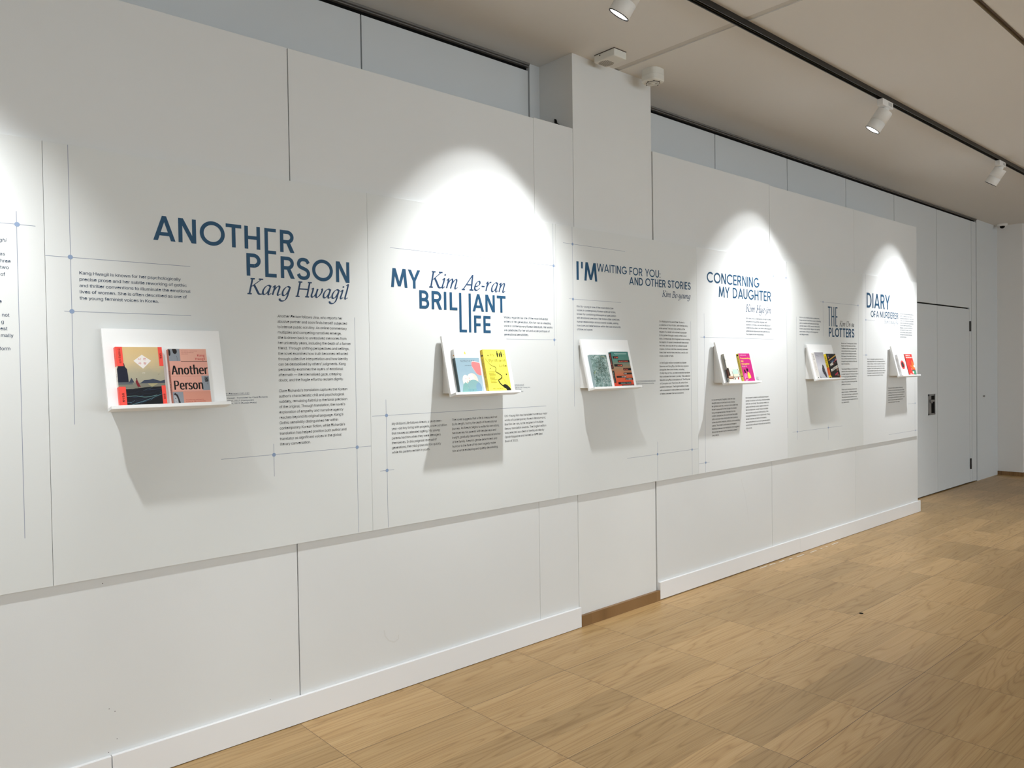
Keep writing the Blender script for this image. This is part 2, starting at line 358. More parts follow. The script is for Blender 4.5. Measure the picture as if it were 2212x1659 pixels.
# ------------------------------------------------------------------ fonts and lettering
def load_font(fn):
    try:
        p = os.path.join(bpy.utils.system_resource('DATAFILES'), 'fonts', fn)
        return bpy.data.fonts.load(p) if os.path.exists(p) else None
    except Exception:
        return None
F_SANS = load_font('Inter.woff2'); F_CJK = load_font('Noto Sans CJK Regular.woff2')
_cache = {}; _simple = {}
def simple_loops(l):
    """an outline that crosses itself, cut into plain ones; slivers turned inside out are dropped"""
    key = tuple((round(p[0]-l[0][0], 4), round(p[1]-l[0][1], 4)) for p in l)
    if key not in _simple:
        todo = [list(key)]; out = []
        while todo:
            q = todo.pop(); n = len(q); hit = None
            for i in range(n-2):
                (ax, ay), (bx, by) = q[i], q[i+1]; x0, x1 = min(ax, bx), max(ax, bx); y0, y1 = min(ay, by), max(ay, by)
                for j in range(i+2, n-(1 if i == 0 else 0)):
                    (cx_, cy_), (dx, dy) = q[j], q[(j+1) % n]
                    if max(cx_, dx) < x0 or min(cx_, dx) > x1 or max(cy_, dy) < y0 or min(cy_, dy) > y1: continue
                    den = (bx-ax)*(dy-cy_)-(by-ay)*(dx-cx_)
                    if abs(den) < 1e-12: continue
                    t = ((cx_-ax)*(dy-cy_)-(cy_-ay)*(dx-cx_))/den; u = ((cx_-ax)*(by-ay)-(cy_-ay)*(bx-ax))/den
                    if 1e-6 < t < 1-1e-6 and 1e-6 < u < 1-1e-6: hit = (i, j, (ax+t*(bx-ax), ay+t*(by-ay))); break
                if hit: break
            if hit:
                i, j, X_ = hit; todo += [[X_]+q[i+1:j+1], [X_]+q[j+1:]+q[:i+1]]
            elif n > 2: out.append(q)
        ar = [.5*sum(q[i-1][0]*q[i][1]-q[i][0]*q[i-1][1] for i in range(len(q))) for q in out]
        m = max(ar, key=abs) if ar else 1
        _simple[key] = [q for q, a_ in zip(out, ar) if a_*m > 0 and abs(a_) > 1e-6]
    return [[(p[0]+l[0][0], p[1]+l[0][1]) for p in q] for q in _simple[key]]
def T(text, cjk=False, shear=0.0, bold=0.0, spacing=1.0):
    """text outline as flat triangles: verts [(x,z)], faces, width; size 1"""
    key = (text, cjk, shear, spacing)
    if key in _cache: return _cache[key]
    cu = bpy.data.curves.new('t', 'FONT'); fnt = F_CJK if cjk else F_SANS
    if fnt: cu.font = fnt
    cu.body = text; cu.size = 1; cu.resolution_u = 4 if cjk else 2; cu.shear = shear; cu.space_character = spacing; cu.fill_mode = 'NONE'
    ob = bpy.data.objects.new('t', cu); COL.objects.link(ob); bpy.context.view_layer.update()
    me = bpy.data.meshes.new_from_object(ob.evaluated_get(bpy.context.evaluated_depsgraph_get()))
    P_ = [(v.co.x, v.co.y) for v in me.vertices]; nxt = {}
    for e in me.edges:
        i, j = e.vertices; nxt.setdefault(i, []).append(j); nxt.setdefault(j, []).append(i)
    bpy.data.objects.remove(ob); bpy.data.curves.remove(cu); bpy.data.meshes.remove(me)
    # walk the outlines, tell holes from bodies, fill every body by itself
    seen = set(); loops = []
    for i0 in range(len(P_)):
        if i0 in seen or i0 not in nxt: continue
        lp = [i0]; seen.add(i0); cur = i0
        while True:
            n_ = [j for j in nxt[cur] if j not in seen]
            if not n_: break
            cur = n_[0]; seen.add(cur); lp.append(cur)
        if len(lp) > 2: loops += simple_loops([P_[i] for i in lp])
    def orient(l): return .5*sum(l[i-1][0]*l[i][1]-l[i][0]*l[i-1][1] for i in range(len(l)))
    def inside(p, l):
        r_ = False
        for i in range(len(l)):
            (xa, ya), (xb, yb) = l[i-1], l[i]
            if (ya > p[1]) != (yb > p[1]) and p[0] < (xb-xa)*(p[1]-ya)/(yb-ya)+xa: r_ = not r_
        return r_
    bb = [(min(p[0] for p in l), max(p[0] for p in l), min(p[1] for p in l), max(p[1] for p in l)) for l in loops]
    depth = [[j for j in range(len(loops)) if j != i and bb[j][0] <= bb[i][0] and bb[j][1] >= bb[i][1] and bb[j][2] <= bb[i][2] and bb[j][3] >= bb[i][3] and inside(loops[i][0], loops[j])] for i in range(len(loops))]
    sg = [orient(l) > 0 for l in loops]; big = sg[max(range(len(loops)), key=lambda i: abs(orient(loops[i])))] if loops else True
    k_ = 2.4 if cjk else 1.18; vs_, fs_ = [], []
    for i, l in enumerate(loops):
        if sg[i] != big: continue
        body = list(l); holes = [loops[j] for j in range(len(loops)) if sg[j] != big and i in depth[j]]
        while holes:      # slit every hole open to the body at its nearest corner
            d_, hi, bi, vi = min((((h[v][0]-body[q][0])**2+(h[v][1]-body[q][1])**2), hh, q, v) for hh, h in enumerate(holes) for v in range(len(h)) for q in range(len(body)))
            h = holes.pop(hi); body = body[:bi+1]+h[vi:]+h[:vi+1]+body[bi:]
        o_ = len(vs_); vs_ += [(p[0]*k_, p[1]*k_, i % 4) for p in body]; fs_.append(list(range(o_, o_+len(body))))
    wdt = max((v[0] for v in vs_), default=0)
    # advance measured with a trailing mark so spaces count
    _cache[key] = (vs_, fs_, wdt); return _cache[key]
def put(mb, text, x, z, sx, sz, m, y, cjk=False, shear=0.0, bold=0.0, align='l', rot=0.0, spacing=1.0):
    if bold > .006:
        # heavy face: the outline laid over itself a few times
        w_ = 0
        for q_, k in enumerate((-1, -.33, .33, 1) if bold > .015 else (-.6, .6)): w_ = put(mb, text, x+k*bold*sx*.9, z, sx, sz, m, y-q_*1.1e-5, cjk, shear, 0.0, align, rot, spacing)
        return w_
    vs_, fs_, wdt = T(text, cjk, shear, bold, spacing)
    ox = -wdt*sx if align == 'r' else (-wdt*sx/2 if align == 'c' else 0)
    cr, sr = math.cos(rot), math.sin(rot)
    out = []
    for a, b, lay in vs_:
        px, pz = a*sx+ox, b*sz
        out.append((x+px*cr-pz*sr, y-lay*2.5e-5, z+px*sr+pz*cr))
    mb.add(out, fs_, m); return wdt*sx
def fit(mb, text, x0, x1, z, sz, m, y, **k):
    wdt = T(text, k.get('cjk', False), k.get('shear', 0.0), k.get('bold', 0.0), k.get('spacing', 1.0))[2]
    put(mb, text, x0, z, (x1-x0)/max(wdt, 1e-6), sz, m, y, **k)
SPC = .955   # tight tracking of the running text
def seg_line(mb, text, x, z, sx, sz, m, y, bold=0.0):
    """*…* is set in italics"""
    parts = text.split('*'); cx = x
    for i, p in enumerate(parts):
        if not p: continue
        it = i % 2 == 1
        put(mb, p, cx, z, sx, sz, m, y, shear=.2 if it else 0.0, bold=bold, spacing=SPC)
        cx += T(p, False, .2 if it else 0.0, bold, SPC)[2]*sx + (.28*sx if p.endswith(' ') else 0)
def para(parent, name, lines, x, z0, pitch, ref, x1, m, right=False, size=None, bold=0.004):
    mb = MB(); ref_t = lines[ref].replace('*', '') if isinstance(ref, int) else ref
    sz = size or pitch*.84; sx = (x1-x)/T(ref_t, False, 0.0, bold, SPC)[2]
    for i, l in enumerate(lines):
        if not l: continue
        if l.startswith(' '): l = l.strip()
        seg_line(mb, l, x, z0-i*pitch, sx, sz, m, Y_PANEL-.0004, bold)
    return mb.build(name, parent)

# --- geometric capitals for the titles (real sizes, constant stroke)
def stroke(pts, s, closed=False):
    """even-width stroke as quads"""
    n = len(pts); L, R = [], []
    for i in range(n):
        p = Vector(pts[i]); a = Vector(pts[i-1]) if (i > 0 or closed) else None; b = Vector(pts[(i+1) % n]) if (i < n-1 or closed) else None
        d1 = (p-a).normalized() if a is not None else (b-p).normalized(); d2 = (b-p).normalized() if b is not None else d1
        t = (d1+d2); t = t.normalized() if t.length > 1e-6 else d1
        nrm = Vector((-t.y, t.x)); k = 1/max(.5, nrm.dot(Vector((-d1.y, d1.x))))
        L.append(p+nrm*s/2*k); R.append(p-nrm*s/2*k)
    q = []
    for i in range(n if closed else n-1):
        j = (i+1) % n; q.append([L[i][:], L[j][:], R[j][:], R[i][:]])
    return q
def arc(cx_, cz_, rx, rz, a0, a1, n=20):
    return [(cx_+rx*math.cos(math.radians(a0+(a1-a0)*i/n)), cz_+rz*math.sin(math.radians(a0+(a1-a0)*i/n))) for i in range(n+1)]
def smooth_path(P, n=8):
    out = []
    for i in range(len(P)-1):
        p0 = P[max(0, i-1)]; p1 = P[i]; p2 = P[i+1]; p3 = P[min(len(P)-1, i+2)]
        for k in range(n):
            t = k/n; t2, t3 = t*t, t*t*t
            out.append(tuple(.5*((2*p1[j])+(-p0[j]+p2[j])*t+(2*p0[j]-5*p1[j]+4*p2[j]-p3[j])*t2+(-p0[j]+3*p1[j]-3*p2[j]+p3[j])*t3) for j in (0, 1)))
    out.append(tuple(P[-1])); return out
def rect(x0, z0, x1, z1): return [(x0, z0), (x1, z0), (x1, z1), (x0, z1)]
def bowl(w, z0, z1, s, x0=0):
    rz = (z1-z0-s)/2; rx = min(rz*1.05, (w-s/2)*.62); cxx = w-s/2-rx; cz = (z0+z1)/2
    return stroke([(x0+s*.3, z1-s/2)]+arc(cxx, cz, rx, rz, 90, -90, 18)+[(x0+s*.3, z0+s/2)], s)
def cap_glyph(ch, w, h, s):
    P = []
    if ch == 'A':
        a = s*1.12; P += [[(0, 0), (a, 0), (w/2+s*.52, h), (w/2-s*.52, h)], [(w-a, 0), (w, 0), (w/2+s*.52, h), (w/2-s*.52, h)]]
        zb = h*.2; k = lambda z: (w/2)*(z/h)*.92+s*.4
        P += [[(k(zb), zb), (w-k(zb), zb), (w-k(zb+s*.9), zb+s*.9), (k(zb+s*.9), zb+s*.9)]]
    elif ch == 'N': P += [rect(0, 0, s, h), rect(w-s, 0, w, h), [(0, h), (s*1.2, h), (w, 0), (w-s*1.2, 0)]]
    elif ch == 'M':
        i = w*.10; P += [[(0, 0), (s*1.02, 0), (i+s*1.1, h), (i, h)], [(w-s*1.02, 0), (w, 0), (w-i, h), (w-i-s*1.1, h)]]
        zb = h*.06; P += [[(i, h), (i+s*1.15, h), (w/2+s*.5, zb), (w/2-s*.5, zb)], [(w-i-s*1.15, h), (w-i, h), (w/2+s*.5, zb), (w/2-s*.5, zb)]]
    elif ch == 'W':
        q = w*.25; hs = s*.52
        for xa, za, xb, zb in ((hs, h, q+hs*.3, 0), (q+hs*.3, 0, w/2, h), (w/2, h, w-q-hs*.3, 0), (w-q-hs*.3, 0, w-hs, h)):
            P += [[(xa-hs, za), (xa+hs, za), (xb+hs, zb), (xb-hs, zb)]]
    elif ch == 'Y':
        P += [rect(w/2-s/2, 0, w/2+s/2, h*.42), [(0, h), (s*1.15, h), (w/2+s*.5, h*.40), (w/2-s*.5, h*.40)], [(w-s*1.15, h), (w, h), (w/2+s*.5, h*.40), (w/2-s*.5, h*.40)]]
    elif ch == 'O': P += stroke(arc(w/2, h/2, w/2-s/2, h/2-s/2, 0, 360, 44)[:-1], s, True)
    elif ch == 'C': rx = (w-s*.85)/1.72; P += stroke(arc(rx+s/2, h/2, rx, h/2-s/2, 44, 316, 32), s)
    elif ch == 'G':
        P += stroke(arc(w*.52, h/2, w*.52-s/2, h/2-s/2, 42, 345, 34), s); P += [rect(w*.56, h*.5-s*.95, w, h*.5-s*.05+s*.0)]
    elif ch == 'T': P += [rect(0, h-s*.95, w, h), rect(w/2-s/2, 0, w/2+s/2, h)]
    elif ch == 'H': P += [rect(0, 0, s, h), rect(w-s, 0, w, h), rect(s, h*.5-s*.47, w-s, h*.5+s*.47)]
    elif ch == 'E': P += [rect(0, 0, s, h), rect(s, 0, w, s*.95), rect(s, h-s*.95, w, h), rect(s, h*.5-s*.47, w*.95, h*.5+s*.47)]
    elif ch == 'F': P += [rect(0, 0, s, h), rect(s, h-s*.95, w, h), rect(s, h*.47-s*.47, w*.93, h*.47+s*.47)]
    elif ch == 'L': P += [rect(0, 0, s, h), rect(s, 0, w, s*.95)]
    elif ch == 'I': P += [rect(0, 0, s, h)]
    elif ch == "'": P += [rect(0, h*.64, s, h)]
    elif ch == ':': P += [arc(s*.55, s*.6, s*.6, s*.6, 0, 360, 14)[:-1], arc(s*.55, h*.55, s*.6, s*.6, 0, 360, 14)[:-1]]
    elif ch == 'P': P += [rect(0, 0, s, h)]+bowl(w, h*.37, h, s)
    elif ch == 'R': P += [rect(0, 0, s, h)]+bowl(w*.95, h*.40, h, s)+[[(w*.42, h*.43), (w*.42+s*1.2, h*.43), (w, 0), (w-s*1.25, 0)]]
    elif ch == 'B': P += [rect(0, 0, s, h)]+bowl(w*.93, h*.5-s*.45, h, s)+bowl(w, 0, h*.5+s*.45, s)
    elif ch == 'D': P += [rect(0, 0, s, h)]+stroke([(s*.3, h-s/2)]+arc(w*.42, h/2, w*.58-s/2, h/2-s/2, 90, -90, 26)+[(s*.3, s/2)], s)
    elif ch == 'U': P += stroke([(s/2, h), (s/2, w*.5)]+arc(w/2, w*.5, w/2-s/2, w*.5-s/2, 180, 360, 20)[1:-1]+[(w-s/2, w*.5), (w-s/2, h)], s)
    elif ch == 'S':
        q = [(.97, .80), (.80, .955), (.50, 1.0), (.20, .95), (.05, .77), (.16, .61), (.50, .52), (.84, .42), (.97, .24), (.82, .055), (.48, 0), (.18, .05), (0, .21)]
        P += stroke(smooth_path([(s/2+a*(w-s), s/2+b*(h-s)) for a, b in q], 6), s)
    return P
CW = dict(A=.87, N=.72, O=1.05, T=.685, H=.71, E=.55, R=.69, P=.65, S=.68, M=1.03, Y=.79, B=.65, I=.165, L=.53, F=.52, D=.76, G=.98, U=.70, C=.95, W=1.25)
CW["'"] = .16; CW[':'] = .17
def word(mb, text, x0, x1, z, h, s, m, gap=.13):
    nat = []
    for ch in text: nat.append(CW[ch] if ch in "I':" else CW[ch])
    g_ = [gap]*(len(text)-1)
    for i in range(len(text)-1):
        if text[i:i+2] in ('AT', 'TA', 'AY', 'YA', 'WA', 'LT', 'OT', 'RY', 'AU', 'MY', 'YO'): g_[i] = gap*.35
    fixed = sum(s for ch in text if ch in "I':"); flex = sum(n for n, ch in zip(nat, text) if ch not in "I':")+sum(g_)
    k = (x1-x0-fixed)/flex if flex else h; x = x0
    for i, ch in enumerate(text):
        wch = s if ch in "I':" else nat[i]*k
        mb.glyph([[(x+a, z+b) for a, b in p] for p in cap_glyph(ch, wch, h, s)], m, Y_PANEL-.0006)
        x += wch+(g_[i]*k if i < len(g_) else 0)

# --- broad-nib italic for the authors' names (cap height 1)
S_ = lambda *p: list(p)
IT = {
 'K': (.80, [[(.10, 0), (.10, 1)], [(-.02, 0), (.24, 0)], [(-.02, 1), (.24, 1)], [(.12, .46), (.62, .97)], [(.47, 1), (.74, 1)], [(.26, .60), (.44, .34), (.62, .06), (.72, 0), (.84, .02)]]),
 'H': (.90, [[(.10, 0), (.10, 1)], [(-.02, 0), (.24, 0)], [(-.02, 1), (.24, 1)], [(.72, 0), (.72, 1)], [(.60, 0), (.86, 0)], [(.60, 1), (.86, 1)], [(.12, .52), (.70, .52)]]),
 'A': (.80, [[(.02, 0), (.30, .52), (.56, 1.02)], [(.56, 1.02), (.60, .5), (.64, 0)], [(.18, .34), (.62, .34)], [(-.08, 0), (.16, 0)], [(.50, 0), (.80, 0)]]),
 'B': (.66, [[(.10, 0), (.10, 1)], [(-.02, 0), (.26, 0), (.46, .06), (.56, .24), (.48, .46), (.30, .53), (.12, .53)], [(-.02, 1), (.28, 1), (.44, .94), (.50, .76), (.42, .58), (.28, .53)]]),
 'U': (.88, [[(.16, 1), (.12, .35), (.16, .10), (.34, 0), (.56, .06), (.68, .30), (.70, 1)], [(.04, 1), (.30, 1)], [(.60, 1), (.82, 1)]]),
 'Y': (.70, [[(.08, 1), (.24, .60), (.34, .44)], [(.66, 1), (.48, .66), (.34, .44), (.34, 0)], [(-.02, 1), (.22, 1)], [(.56, 1), (.76, 1)], [(.22, 0), (.48, 0)]]),
 'a': (.56, [[(.42, .56), (.30, .63), (.14, .52), (.04, .28), (.06, .06), (.16, 0), (.28, .10), (.38, .32), (.44, .60)], [(.44, .62), (.40, .30), (.38, .08), (.44, 0), (.56, .10)]]),
 'n': (.58, [[(-.02, .50), (.08, .62), (.10, .50), (.06, 0)], [(.09, .28), (.20, .50), (.32, .62), (.40, .54), (.38, .30), (.36, .08), (.42, 0), (.54, .10)]]),
 'm': (.88, [[(-.02, .50), (.08, .62), (.10, .50), (.06, 0)], [(.09, .28), (.20, .50), (.32, .62), (.40, .52), (.38, .30), (.35, 0)], [(.39, .28), (.50, .50), (.62, .62), (.70, .54), (.68, .30), (.66, .08), (.72, 0), (.84, .10)]]),
 'g': (.54, [[(.42, .56), (.30, .63), (.14, .52), (.04, .28), (.06, .06), (.16, 0), (.28, .10), (.38, .32), (.44, .60)], [(.44, .62), (.40, .20), (.36, -.12), (.26, -.32), (.10, -.38), (-.04, -.32), (-.08, -.22)]]),
 'w': (.78, [[(-.02, .54), (.08, .62), (.09, .40), (.06, .12), (.14, 0), (.26, .10), (.36, .34), (.40, .60)], [(.38, .60), (.36, .12), (.44, 0), (.56, .10), (.68, .34), (.70, .56), (.64, .62)]]),
 'i': (.28, [[(-.02, .50), (.10, .62), (.10, .40), (.06, .10), (.12, 0), (.24, .10)], 'dot.12,.86']),
 'j': (.26, [[(-.02, .50), (.10, .62), (.10, .40), (.06, -.05), (-.02, -.28), (-.16, -.36)], 'dot.12,.86']),
 'l': (.26, [[(-.02, .96), (.10, 1.04), (.10, .60), (.06, .10), (.12, 0), (.24, .10)]]),
 'h': (.56, [[(-.02, .96), (.08, 1.04), (.06, 0)], [(.09, .28), (.20, .50), (.32, .62), (.40, .52), (.36, .24), (.34, .06), (.42, 0), (.52, .10)]]),
 'e': (.46, [[(.06, .26), (.24, .30), (.36, .42), (.36, .56), (.26, .63), (.12, .52), (.04, .28), (.06, .08), (.18, 0), (.32, .06), (.42, .18)]]),
 'r': (.42, [[(-.02, .50), (.08, .62), (.10, .50), (.06, 0)], [(.09, .28), (.18, .50), (.28, .62), (.38, .60)]]),
 'o': (.52, [[(.26, .63), (.12, .54), (.04, .30), (.08, .06), (.20, 0), (.36, .10), (.44, .34), (.40, .56), (.26, .63)]]),
 'u': (.58, [[(-.02, .50), (.08, .62), (.08, .40), (.05, .12), (.12, 0), (.24, .08), (.36, .32), (.42, .60)], [(.43, .62), (.39, .20), (.40, .02), (.54, .10)]]),
 'y': (.54, [[(-.02, .50), (.08, .62), (.08, .40), (.05, .12), (.12, 0), (.24, .08), (.36, .32), (.42, .60)], [(.43, .62), (.38, .10), (.32, -.18), (.20, -.34), (.04, -.37), (-.06, -.28)]]),
 's': (.40, [[(.34, .54), (.24, .63), (.12, .56), (.12, .44), (.24, .30), (.30, .16), (.22, .02), (.10, 0), (.00, .10)]]),
 '-': (.34, [[(.04, .30), (.28, .30)]]), ' ': (.30, []),
}
NIB = (math.cos(math.radians(38)), math.sin(math.radians(38)))
def nib_polys(pts, thick, hair):
    P = smooth_path(pts, 7) if len(pts) > 2 else pts
    q = []; hw = []
    for i in range(len(P)):
        a = P[max(0, i-1)]; b = P[min(len(P)-1, i+1)]; d = Vector((b[0]-a[0], b[1]-a[1])); d = d.normalized() if d.length > 1e-9 else Vector((0, 1))
        hw.append((Vector((-d.y, d.x)), hair/2+abs(d.x*NIB[1]-d.y*NIB[0])*(thick-hair)/2))
    for i in range(len(P)-1):
        (n0, h0), (n1, h1) = hw[i], hw[i+1]; p, r = Vector(P[i]), Vector(P[i+1])
        q.append([(p+n0*h0)[:], (r+n1*h1)[:], (r-n1*h1)[:], (p-n0*h0)[:]])
    return q
def italic(parent, text, x0, x1, z, cap, m=None):
    x = 0.0; polys = []; lay = 0; word_i = 0
    for ch in text:
        adv, sts = IT[ch]
        if ch == ' ': word_i += 1
        for st in sts:
            if isinstance(st, str):
                dx, dz = [float(v) for v in st[3:].split(',')]; ps = [arc(dx, dz, .062, .062, 0, 360, 14)[:-1]]
            else: ps = nib_polys(st, .124, .042)
            lay = (lay+1) % 4
            polys += [(word_i, lay, [(x+a+.20*b, b) for a, b in p]) for p in ps]
        x += adv+.035
    xs = [a for _, _, p in polys for a, b in p]; lo, hi = min(xs), max(xs); k = (x1-x0)/(hi-lo)
    for wi in range(word_i+1):
        mb = MB(); alt = 0
        for w_, lay, p in polys:
            if w_ == wi: alt = 1-alt; mb.poly2([(x0+(a-lo)*k, z+b*cap) for a, b in p], m or INK_NAME, Y_PANEL-.0006-lay*3e-5-alt*1e-5)
        mb.build('author_lettering', parent)

# ------------------------------------------------------------------ exhibition panels
def panel(xa, xb, lab, m=None):
    b = MB(); b.box((xa, Y_PANEL, .7515), (xb, Y_BOARD, 2.2525), m or M_PANEL, .0008)
    return b.build('exhibition_panel', label=lab, category='panel', group='printed exhibition panels')
def lines(P, hs=(), vs_=(), dots=(), w=.0016):
    for x0, x1, z in hs: b = MB(); b.poly2(rect(x0, z-w/2, x1, z+w/2), INK_LINE, Y_PANEL-.0002); b.build('guide_line', P)
    for x, z0, z1 in vs_: b = MB(); b.poly2(rect(x-w/2, z0, x+w/2, z1), INK_LINE, Y_PANEL-.0002); b.build('guide_line', P)
    for x, z in dots: b = MB(); b.poly2(arc(x, z, .0078, .0078, 0, 360, 24)[:-1], INK_DOT, Y_PANEL-.0005); b.build('guide_dot', P)
def title(P, items):
    mb = MB()
    for it in items: word(mb, *it, INK_TITLE)
    return mb
def caption(P, rows, ux, uz):
    """rows: text, x0, x1, z; underline under the first"""
    mb = MB()
    for text, x0, x1, z in rows:
        q = text.split('(') if any('\uac00' <= ch <= '\ud7a3' for ch in text) else [text]
        if len(q) == 1: fit(mb, text, x0, x1, z, .0088, INK_INTRO, Y_PANEL-.0004, bold=.010); continue
        hw = T(q[1][:-1], True)[2]*.85; lw = T(q[0], False)[2]+.3; xm = x0+(x1-x0)*lw/(lw+hw)
        fit(mb, q[0].strip(), x0, xm-.006, z, .0088, INK_INTRO, Y_PANEL-.0004, bold=.010); fit(mb, '(', xm-.004, xm-.002, z, .0088, INK_INTRO, Y_PANEL-.0004)
        fit(mb, q[1][:-1], xm, x1-.003, z, .0078, INK_INTRO, Y_PANEL-.0004, cjk=True); fit(mb, ')', x1-.002, x1, z, .0088, INK_INTRO, Y_PANEL-.0004)
    mb.poly2(rect(ux[0], uz-.0006, ux[1], uz+.0006), INK_INTRO, Y_PANEL-.0004)
    mb.build('caption_text', P)
PB, PT = .7515, 2.2525
# leftmost panel, cut by the frame: only line ends of its text show
P = panel(-.72, .5782, 'white exhibition panel at the left edge of the picture showing only line ends of text')
lines(P, [(.02, .5534, 1.963)], [(.4995, .9265, 2.006)], [(.501, 1.963)])
for text, x, z, it in (('ghi', .4708, 1.9022, 1), ('as', .4648, 1.8576, 0), ('three', .4801, 1.8348, 0), ('two', .4742, 1.8139, 0), ('of', .4640, 1.7913, 0), ('e', .4524, 1.7027, 0), ('not', .4726, 1.6589, 0), ('g', .4566, 1.6367, 0), ('est', .4661, 1.6146, 0), ('mally', .4823, 1.5921, 0), ('form', .4724, 1.5490, 0)):
    mb = MB(); put(mb, text, x, z, .0172, .0182, INK_INTRO, Y_PANEL-.0004, align='r', bold=.012, shear=.2*it); mb.build('biography_text', P)
# ANOTHER PERSON
P = panel(.5794, 1.8293, 'white exhibition panel headed ANOTHER PERSON with two paragraphs right of the first shelf')
lines(P, [(.5795, 1.0562, 1.868), (.6322, 1.0557, 1.6832), (1.1577, 1.829, 1.1303)], [(.655, 1.2948, PT-.001), (1.757, PB+.003, 1.6997), (1.3725, 1.0419, 1.1747)], [(.6545, 1.869), (.6552, 1.6834), (1.3727, 1.1296), (1.7578, 1.1304)])
s = .0147; mb = MB(); zt, z1 = 1.9556, 1.8492; hc = .0905; hc2 = .0893
for ch, a, b, z, h_ in (('A', .9258, 1.0046, zt, hc), ('N', 1.0155, 1.0808, zt, hc), ('O', 1.0945, 1.1905, zt-.0015, hc+.003), ('T', 1.1945, 1.2565, zt, hc), ('H', 1.2688, 1.3330, zt, hc), ('R', 1.4174, 1.4802, zt, hc),
                     ('P', 1.2747, 1.3333, z1, hc2), ('R', 1.4183, 1.4793, z1, hc2), ('S', 1.4876, 1.5499, z1-.0015, hc2+.003), ('O', 1.5581, 1.6552, z1-.0015, hc2+.003), ('N', 1.6702, 1.7350, z1, hc2)):
    mb.glyph([[(a+u, z+v) for u, v in p] for p in cap_glyph(ch, b-a, h_, s)], INK_TITLE, Y_PANEL-.0006)
for r_ in (rect(1.3516, 1.8492, 1.3662, 2.0462), rect(1.3662, 2.0326, 1.4004, 2.0462), rect(1.3662, 1.9429, 1.4, 1.9566), rect(1.3662, 1.8492, 1.4002, 1.8640)): mb.poly2(r_, INK_TITLE, Y_PANEL-.0006)
mb.build('title_lettering', P)
italic(P, 'Kang Hwagil', 1.2752, 1.7321, 1.7783, .060)
para(P, 'biography_text', ['Kang Hwagil is known for her psychologically', 'precise prose and her subtle reworking of gothic', 'and thriller conventions to illuminate the emotional', 'lives of women. She is often described as one of', 'the young feminist voices in Korea.'], .6795, 1.8117, .0216, 2, 1.055, INK_INTRO, bold=.012)
para(P, 'synopsis_text', ['*Another Person* follows Jina, who reports her', 'abusive partner and soon finds herself subjected', 'to intense public scrutiny. As online commentary', 'multiplies and competing narratives emerge,', 'she is drawn back to unresolved memories from', 'her university years, including the death of a former', 'friend. Through shifting perspectives and settings,', 'the novel examines how truth becomes refracted', 'through collective interpretation and how identity', 'can be destabilised by others\u2019 judgments. Kang', 'persistently examines the layers of emotional', 'aftermath \u2014 the internalised gaze, creeping', 'doubt, and the fragile effort to reclaim dignity.', '',
    'Clare Richards\u2019s translation captures the Korean', 'author\u2019s characteristic chill and psychological', 'subtlety, remaining faithful to the tonal precision', 'of the original. Through translation, the novel\u2019s', 'exploration of empathy and narrative agency', 'reaches beyond its original language. Kang\u2019s', 'Gothic sensibility distinguishes her within', 'contemporary Korean fiction, while Richards\u2019s', 'translation has helped position both author and', 'translator as significant voices in the global', 'literary conversation.'], 1.3993, 1.6884, .02180, 5, 1.7363, INK_BODY)
caption(P, [('Another Person (\ub2e4\ub978 \uc0ac\ub78c)', 1.145, 1.2753, 1.3812), ('Kang Hwagil \u00b7 Translated by Clare Richards', 1.160, 1.3511, 1.3637), ('Korean edition, 2017 (Hankyoreh)', 1.147, 1.2921, 1.3530), ('English edition, 2023 (Pushkin Press)', 1.147, 1.3042, 1.3425)], (1.145, 1.2753), 1.3775)
# MY BRILLIANT LIFE
P = panel(1.8301, 3.0125, 'white exhibition panel headed MY BRILLIANT LIFE with three text columns under its shelf')
lines(P, [(1.9467, 3.011, 2.0228), (2.6268, 3.011, 1.6197), (1.8365, 2.9233, 1.2626), (1.8731, 1.9473, 1.0137)], [(2.9935, 1.5881, PT-.001), (1.9105, PB+.003, 1.3344)], [(2.995, 2.0225), (2.9932, 1.6197), (1.9118, 1.2624), (1.9098, 1.0135)])
mb = MB(); s = .0146
word(mb, 'M', 1.9487, 2.0380, 1.8451, .0865, s, INK_TITLE); word(mb, 'Y', 2.0419, 2.1106, 1.8446, .0865, s, INK_TITLE); mb.build('title_lettering', P); mb = MB()
for ch, a, b in (('B', 2.1032, 2.1598), ('R', 2.1742, 2.2345), ('I', 2.2466, 2.2621), ('L', 2.2810, 2.3277), ('A', 2.4228, 2.4971), ('N', 2.5061, 2.5684), ('T', 2.5825, 2.6420)):
    mb.glyph([[(a+u, 1.7533+v) for u, v in p] for p in cap_glyph(ch, b-a, .0866, s)], INK_TITLE, Y_PANEL-.0006)
for r_ in (rect(2.3388, 1.6473, 2.3533, 1.8398), rect(2.3533, 1.6473, 2.3857, 1.661), rect(2.3984, 1.6473, 2.4126, 1.84)): mb.poly2(r_, INK_TITLE, Y_PANEL-.0006)
for ch, a, b in (('F', 2.4307, 2.4757), ('E', 2.4912, 2.5385)):
    mb.glyph([[(a+u, 1.6470+v) for u, v in p] for p in cap_glyph(ch, b-a, .086, s)], INK_TITLE, Y_PANEL-.0006)
mb.build('title_lettering', P)
italic(P, 'Kim Ae-ran', 2.1604, 2.6411, 1.8578, .0735)
para(P, 'biography_text', ['Widely regarded as one of the most influential', 'writers of her generation, Kim Ae-ran is a leading', 'voice in contemporary Korean literature. Her works', 'are celebrated for her wit and acute portrayal of', 'generational sensibilities.'], 2.628, 1.7254, .0219, 2, 2.9796, INK_INTRO, bold=.011)
